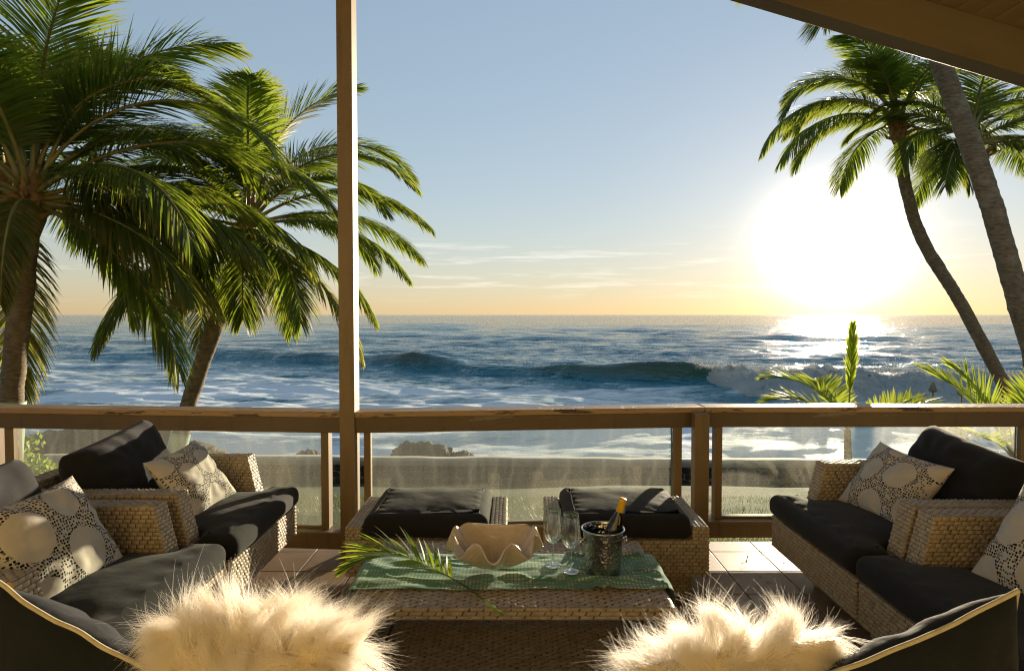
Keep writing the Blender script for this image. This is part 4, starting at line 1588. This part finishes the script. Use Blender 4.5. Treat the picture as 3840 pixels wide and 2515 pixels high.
nx, ny = 190, 54
xs = np.linspace(-1.0, 1.0, nx)           # along the table, the ends hang down
ys = np.linspace(2.592, 2.978, ny)
half = 0.645
Xg, Yg = np.meshgrid(xs, ys, indexing='ij')
over = np.clip(np.abs(Xg) - half, 0, None)
P = np.zeros((nx, ny, 3))
rr = 0.03
arc = np.clip(over / (rr * np.pi / 2), 0, 1) * np.pi / 2
P[..., 0] = np.sign(Xg) * (np.minimum(np.abs(Xg), half) + rr * np.sin(arc) + 0.012 * np.sin(Yg * 38) * np.clip(over * 5, 0, 1)) - .005
P[..., 2] = TZ + 0.004 - rr * (1 - np.cos(arc)) - np.clip(over - rr * np.pi / 2, 0, None)
q = np.stack([Xg * 1.1, Yg * 2.0, Xg * 0], -1)
fold = np.abs(fbm(q + 4, 4.0, 2))
ridge = np.clip(0.22 - fold, 0, 1) / 0.22
flat = (over <= 0)
P[..., 2] += np.where(flat, 0.020 * ridge ** 2 * np.clip((Xg + .1) * 3, 0.25, 1) + 0.003 * (fbm(q, 9.0, 2) + 1.0), 0.003)
P[..., 1] = Yg + 0.006 * vnoise(np.stack([Xg, Yg * 0, Xg * 0], -1), 5.0)
m = MB()
m.grid(P)
me = m.mesh('table_runner')
uvl = me.uv_layers.new(name='UVMap')
vu = np.stack([Xg, (Yg - 2.5)], -1).reshape(-1, 2)
li = np.zeros(len(me.loops), dtype=np.int32)
me.loops.foreach_get('vertex_index', li)
uvl.data.foreach_set('uv', vu[li].astype(np.float32).ravel())
me.polygons.foreach_set('use_smooth', [True] * len(me.polygons))
me.materials.append(runner_mat())
o = link(bpy.data.objects.new('table_runner', me))
sd = o.modifiers.new('thick', 'SOLIDIFY')
sd.thickness = 0.002
tag(o, 'sea green table runner with pale dashed wavy lines across the coffee table', 'table runner')

# ---------------------------------------------------------------- giant clam shell bowl
def shell_mat():
    n = N('glazed_shell')
    v = n.coord('Object')
    geo = n.new('ShaderNodeAttribute', attribute_name='ring').outputs['Fac']
    f = n.noise(v, 14.0, 4.0)
    c = n.ramp(f, [(0.3, (0.55, 0.46, 0.36)), (0.7, (0.66, 0.57, 0.46))])
    g = n.math('SINE', n.math('MULTIPLY', geo, 75.0))
    b = n.bump(g, 0.18, 0.003)
    p = n.principled(color=c, rough=0.22, normal=b, coat=0.35, coatr=0.08)
    t = n.new('ShaderNodeBsdfTranslucent', {'Color': (0.75, 0.55, 0.36)}).outputs[0]
    return n.done(n.mixsh(0.10, p, t))


nr, na = 44, 220
rho = np.linspace(0, 1, nr)
phi = np.linspace(0, 2 * np.pi, na, endpoint=False)
Rg, Pg = np.meshgrid(rho, phi, indexing='ij')
front = np.clip(1 - ((np.abs(((Pg - np.pi / 2 + np.pi) % (2 * np.pi)) - np.pi)) < R(38)) * 1.0, 0, 1)
bk = np.abs(((Pg - np.pi / 2 + np.pi) % (2 * np.pi)) - np.pi)          # angle from straight back
amp = np.clip((bk - R(40)) / R(40), 0, 1)
amp = amp * amp * (3 - 2 * amp)
fcos = np.cos(8 * (Pg + np.pi / 2))
fl = np.sign(fcos) * np.abs(fcos) ** 0.85 * amp
rx, ry = 0.205, 0.168
rad = 1 + 0.055 * fl * Rg ** 2
X = rx * Rg * rad * np.cos(Pg)
Y = ry * Rg * rad * np.sin(Pg)
rim = 0.112 + 0.034 * (1 - amp) + 0.012 * np.cos(Pg) ** 2
Zb = rim * np.clip((Rg - 0.12) / 0.88, 0, 1) ** 1.75
Zb = Zb - 0.036 * fl * Rg ** 2.6 + 0.004
ribs = 0.0035 * np.cos(26 * Pg) * (1 - amp) * Rg * (1 - Rg)
Zb = Zb + ribs
Y = np.minimum(Y, 0.128 + 0.01 * np.cos(Pg * 3))
Zb = np.maximum(Zb, 0.002)
P = np.stack([X, Y, Zb], -1)
P = np.concatenate([P, P[:, :1]], 1)
m = MB()
m.grid(P)
me = m.mesh('shell_bowl')
at = me.attributes.new('ring', 'FLOAT', 'POINT')
at.data.foreach_set('value', np.concatenate([Rg, Rg[:, :1]], 1).ravel().astype(np.float32))
bm = bmesh.new()
bm.from_mesh(me)
bmesh.ops.remove_doubles(bm, verts=bm.verts, dist=1e-6)
bm.to_mesh(me)
bm.free()
me.polygons.foreach_set('use_smooth', [True] * len(me.polygons))
me.materials.append(shell_mat())
sh = link(bpy.data.objects.new('shell_bowl', me))
sh.location = (-.077, 2.80, TZ + .012)
sd = sh.modifiers.new('thick', 'SOLIDIFY')
sd.thickness = 0.008
sd.offset = 1
tag(sh, 'cream glazed bowl shaped like a giant clam shell with a wavy rim', 'bowl')


# ---------------------------------------------------------------- wine glasses
def clear_glass():
    n = N('clear_glass')
    g = n.new('ShaderNodeBsdfGlass', {'Roughness': 0.0, 'IOR': 1.47, 'Color': (0.98, 0.99, 0.98)}).outputs[0]
    t = n.new('ShaderNodeBsdfTransparent', {'Color': (0.97, 0.98, 0.97)}).outputs[0]
    return n.done(n.mixsh(0.35, g, t))


M['glass'] = clear_glass()


def wine_glass(label, x, y, h):
    root = empty('wine_glass', (x, y, TZ + .011), 0, label, 'wine glass', 'empty wine glasses on the runner')
    k = h / .245
    f = MB()
    f.lathe([(.0005, .0), (.036, .0), (.0375, .0015), (.036, .003), (.018, .0055), (.0075, .010), (.0005, .0102)], 40)
    f.build('foot', M['glass'], root, smooth=True)
    s = MB()
    s.lathe([(.0005, .0101), (.0072, .0103), (.0042, .02), (.0036, .05), (.0038, .085), (.0055, .096), (.0005, .0962)], 24)
    s.build('stem', M['glass'], root, smooth=True)
    b = MB()
    outp = [(.0005, .0964), (.006, .0970), (.020, .104), (.034, .122), (.0405, .146), (.0415, .165), (.039, .195), (.0355, .225), (.0335, .245)]
    inn = [(.0327, .2452), (.0347, .225), (.0382, .195), (.0407, .165), (.0397, .146), (.033, .1235), (.019, .106), (.0005, .1025)]
    pr = np.array(outp + inn)
    b.lathe(pr, 48)
    b.build('bowl', M['glass'], root, smooth=True)
    root.scale = (1.02, 1.02, k)
    return root


wine_glass('empty clear wine glass standing beside the shell bowl', .182, 2.829, .250)
wine_glass('empty clear wine glass standing beside the hammered steel bucket', .254, 2.762, .252)


# ---------------------------------------------------------------- hammered bucket and bottle
def hammered():
    n = N('hammered_steel')
    v = n.coord('Object')
    vo = n.new('ShaderNodeTexVoronoi', {'Vector': v, 'Scale': 95.0, 'Randomness': 0.75}, feature='SMOOTH_F1')
    h = n.math('POWER', vo.outputs['Distance'], 2.0)
    b = n.bump(h, 0.8, 0.006)
    f = n.noise(v, 9.0, 4.0)
    c = n.ramp(f, [(0.3, (0.40, 0.38, 0.34)), (0.7, (0.55, 0.53, 0.49))])
    return n.done(n.principled(color=c, rough=0.17, metal=1.0, normal=b))


M['hammered'] = hammered()
M['steel'] = simple('polished_steel', (0.50, 0.49, 0.46), (0.60, 0.59, 0.56), 0.15)
M['steel'].node_tree.nodes['Principled BSDF'].inputs['Metallic'].default_value = 1.0
bk = empty('ice_bucket', (.392, 2.753, TZ + .008), 0, 'hammered steel ice bucket with ring knobs holding the wine bottle', 'bucket')
b = MB()
b.lathe([(.0005, .0), (.066, .0), (.073, .004), (.0755, .012), (.0785, .06), (.083, .13), (.0865, .186), (.088, .192)], 72)
b.lathe([(.0865, .1925), (.0845, .186), (.081, .13), (.0765, .06), (.073, .014), (.0005, .012)], 72)
b.build('bucket_wall', M['hammered'], bk, smooth=True)
r = MB()
th = np.linspace(0, 2 * np.pi, 73)
r.tube(np.stack([np.cos(th) * .0905, np.sin(th) * .0905, th * 0 + .193], -1), .0042, 8, cap=False)
r.build('rim', M['steel'], bk, smooth=True, fix=False)
for sx in (-1, 1):
    hd = MB()
    hd.tube([(sx * .083, -.02 * (sx < 0), .150), (sx * .097, -.02 * (sx < 0), .150)], .006, 10)
    th = np.linspace(0, 2 * np.pi, 33)
    hd.tube(np.stack([np.full(33, sx * .099), -.02 * (sx < 0) + np.cos(th) * .013, .143 + np.sin(th) * .013], -1), .0042, 8, cap=False)
    hd.build('knob', M['steel'], bk, smooth=True, fix=False)


def bottle_mat():
    n = N('dark_bottle_glass')
    p = n.principled(color=(0.035, 0.032, 0.008), rough=0.06, spec=0.6, trans=0.75, ior=1.5)
    return n.done(p)


bt = empty('wine_bottle', (.398, 2.755, TZ + .042), 0, 'dark glass wine bottle with yellow foil leaning in the steel bucket', 'bottle')
bo = MB()
bo.lathe([(.0005, .004), (.030, .0), (.0365, .006), (.0375, .02), (.0375, .150), (.0355, .172), (.0265, .205), (.0175, .232), (.0150, .246), (.0146, .29), (.0005, .291)], 40)
bo.build('bottle_body', bottle_mat(), bt, smooth=True)
fo = MB()
fo.lathe([(.0155, .232 + .012), (.0163, .245), (.0159, .285), (.0170, .290), (.0170, .300), (.0155, .304), (.0005, .3045)], 32)
fo.build('foil_capsule', simple('yellow_foil', (0.62, 0.36, 0.02), (0.72, 0.44, 0.03), 0.35, 20), bt, smooth=True)
bt.rotation_euler = (R(3), R(15), 0)
bt.scale = (1.0, 1.0, 1.0)

# ---------------------------------------------------------------- cut palm leaf lying on the table
rng = np.random.RandomState(77)
path = spline([(-.035, 2.30, .505), (-.10, 2.43, .492), (-.18, 2.575, .485), (-.275, 2.68, .492), (-.40, 2.735, .530), (-.51, 2.735, .556), (-.59, 2.72, .556), (-.68, 2.70, .525)], 24)
me = frond_mesh(path, rng, leaf=.23, nl=46, width=.011, start=.40, hang=.30, raise_=.75, rib=.0042, lost=.0, sweep=(58, 22), seg=6)
me.materials.append(M['palm_leaf_young'])
me.materials.append(M['palm_leaf_young'])
o = link(bpy.data.objects.new('palm_leaf', me))
tag(o, 'cut green palm leaf lying on the runner beside the shell bowl', 'palm leaf')

# ---------------------------------------------------------------- bits blown over the tiles
M['dead_leaf'] = simple('dry_leaf', (0.10, 0.06, 0.025), (0.20, 0.12, 0.05), 0.8)
rng = np.random.RandomState(9)
spots = [(1.45, 4.05), (1.62, 3.75), (1.44, 3.68), (1.86, 3.83), (1.40, 3.46), (1.70, 3.34), (1.92, 3.55), (1.55, 4.19), (-1.30, 3.90), (-1.12, 3.62), (-1.25, 3.35), (1.22, 3.30), (2.02, 4.10), (1.80, 4.15)]
for x, y in spots:
    if x > 1.5 and y < 3.95:
        x = min(x, 1.50)
    n = 7
    t = np.linspace(0, 1, n)
    a = rng.uniform(0, 6.28)
    L = rng.uniform(.025, .06)
    cv = rng.uniform(-1.2, 1.2)
    P = np.zeros((n, 2, 3))
    px, py = np.cos(a + cv * t) * t * L, np.sin(a + cv * t) * t * L
    w = .004 * np.sin(np.pi * np.clip(t, .06, .97)) + .0006
    P[:, 0] = np.stack([px - np.sin(a) * w, py + np.cos(a) * w, .001 + .007 * np.sin(t * 3)], -1)
    P[:, 1] = np.stack([px + np.sin(a) * w, py - np.cos(a) * w, .002 + .005 * np.sin(t * 3)], -1)
    m = MB()
    m.grid(P)
    o = m.build('fallen_leaf', M['dead_leaf'], smooth=True, fix=False)
    o.location = (x, y, .0062)
    tag(o, 'tiny curled brown leaf scrap lying on the floor tiles', 'leaf', 'dry leaf scraps on the tiles')


# ================================================================== white fur pillows
def fur_mat():
    n = N('white_fur')
    d = n.new('ShaderNodeBsdfDiffuse', {'Color': (0.92, 0.88, 0.81)}).outputs[0]
    t = n.new('ShaderNodeBsdfTranslucent', {'Color': (0.90, 0.83, 0.72)}).outputs[0]
    h = n.new('ShaderNodeBsdfHairPrincipled', {'Roughness': 0.5, 'Radial Roughness': 0.6})
    h.parametrization = 'COLOR'
    n.set(h.inputs['Color'], (0.56, 0.46, 0.35))
    return n.done(n.mixsh(0.35, n.mixsh(0.42, d, t), h.outputs[0]))


M['fur'] = fur_mat()
M['hide'] = simple('fur_hide', (0.55, 0.46, 0.35), (0.62, 0.52, 0.40), 0.9)


def fur_pillow(label, loc, nrm, roll, w, h, t, seed, ns=60000, length=.105):
    root = empty('fur_pillow', (0, 0, 0), 0, label, 'pillow', 'white fur pillows on the sofa')
    body, F = pillow_mesh('pillow_body', M['hide'], root, w, h, t, seed=seed, ear=.0, p=2.2, q=.62)
    orient(root, loc, nrm, (0, 0, 1), roll)
    me = body.data
    nf = len(me.polygons)
    ctr = np.zeros(nf * 3)
    nor = np.zeros(nf * 3)
    area = np.zeros(nf)
    me.polygons.foreach_get('center', ctr)
    me.polygons.foreach_get('normal', nor)
    me.polygons.foreach_get('area', area)
    ctr, nor = ctr.reshape(-1, 3), nor.reshape(-1, 3)
    if np.mean(nor[:, 2] * ctr[:, 2]) < 0:
        nor = -nor
    rng = np.random.RandomState(int(seed * 10))
    pick = rng.choice(nf, ns, p=area / area.sum())
    sz = np.sqrt(area[pick])[:, None]
    tn = rng.normal(0, 1, (ns, 3))
    tn -= nor[pick] * np.sum(tn * nor[pick], 1)[:, None]
    root_p = ctr[pick] + tn * sz * .45
    nr_ = nor[pick]
    # locks: strands near each other share a direction and a tip
    nlock = 520
    lc = root_p[rng.randint(0, ns, nlock)]
    lock = np.zeros(ns, int)
    for a in range(0, ns, 4000):
        d = ((root_p[a:a + 4000, None, :] - lc[None]) ** 2).sum(-1)
        lock[a:a + 4000] = d.argmin(1)
    flow = np.stack([fbm(lc + 3.1 + seed, 4.0, 2), fbm(lc + 11.7 + seed, 4.0, 2), fbm(lc + 23.3, 4.0, 2)], -1) * 1.0 + rng.normal(0, .35, (nlock, 3))
    flow += np.array([0, -.45, 0])
    ll = length * rng.uniform(.7, 1.35, nlock)
    out = root_p * np.array([1.0, 1.0, 0.3]) - np.array([0, .10, 0])
    out /= np.linalg.norm(out, axis=1)[:, None] + 1e-6
    tg = flow[lock] * .9 + out * .55
    tg = tg - nr_ * np.sum(tg * nr_, 1)[:, None]
    d0 = nr_ * .46 + tg + rng.normal(0, .09, (ns, 3))
    d0 /= np.linalg.norm(d0, axis=1)[:, None]
    L = ll[lock] * rng.uniform(.6, 1.1, ns)
    K = 8
    s = np.linspace(0, 1, K)
    curl = np.cross(d0, flow[lock])
    bendv = flow[lock] * .5 + nr_ * .12 + np.array([0, -.30, 0]) + rng.normal(0, .20, (ns, 3)) + curl * rng.normal(0, .4, (ns, 1))
    lock_tip = lc + nr_.mean(0) * 0
    P = root_p[:, None, :] + L[:, None, None] * (d0[:, None, :] * s[None, :, None] + bendv[:, None, :] * (s ** 2)[None, :, None] * .95)
    tipc = np.zeros((nlock, 3))
    cnt = np.bincount(lock, minlength=nlock)[:, None] + 1e-6
    for ax in range(3):
        tipc[:, ax] = np.bincount(lock, weights=P[:, -1, ax], minlength=nlock)
    tipc /= cnt
    pull = (s ** 1.3)[None, :, None] * rng.uniform(.2, .8, (ns, 1, 1))
    P = P + (tipc[lock][:, None, :] - P[:, -1:, :]) * pull
    wv = rng.normal(0, 1, (nlock, 3))
    P = P + (wv[lock] * .0075)[:, None, :] * (np.sin(s[None, :] * rng.uniform(4, 8, nlock)[lock][:, None] + rng.uniform(0, 6, nlock)[lock][:, None]) * s[None, :])[..., None]
    stray = rng.rand(ns) < .05
    P[stray] += (rng.normal(0, 1, (stray.sum(), 1, 3)) * (s ** 2)[None, :, None]) * .016
    hc = bpy.data.hair_curves.new('fur')
    hc.add_curves([K] * ns)
    hc.attributes['position'].data.foreach_set('vector', P.astype(np.float32).ravel())
    ra = hc.attributes.get('radius') or hc.attributes.new('radius', 'FLOAT', 'POINT')
    rad = np.interp(s, [0, .5, 1], [.00030, .00024, .00004])
    ra.data.foreach_set('value', np.tile(rad, ns).astype(np.float32))
    hc.materials.append(M['fur'])
    f = bpy.data.objects.new('fur', hc)
    link(f, root)
    f['kind'] = 'stuff'
    return root


fur_pillow('shaggy white fur pillow beside the slumped dark piped cushion with a brass zip', (-.575, 1.47, .695), (.05, 1, .45), R(4), .44, .42, .18, 2.3)
fur_pillow('shaggy white fur pillow beside the dark piped cushion tilted towards the hazy pane', (.50, 1.46, .665), (-.12, 1, .45), R(-6), .44, .42, .18, 5.1)
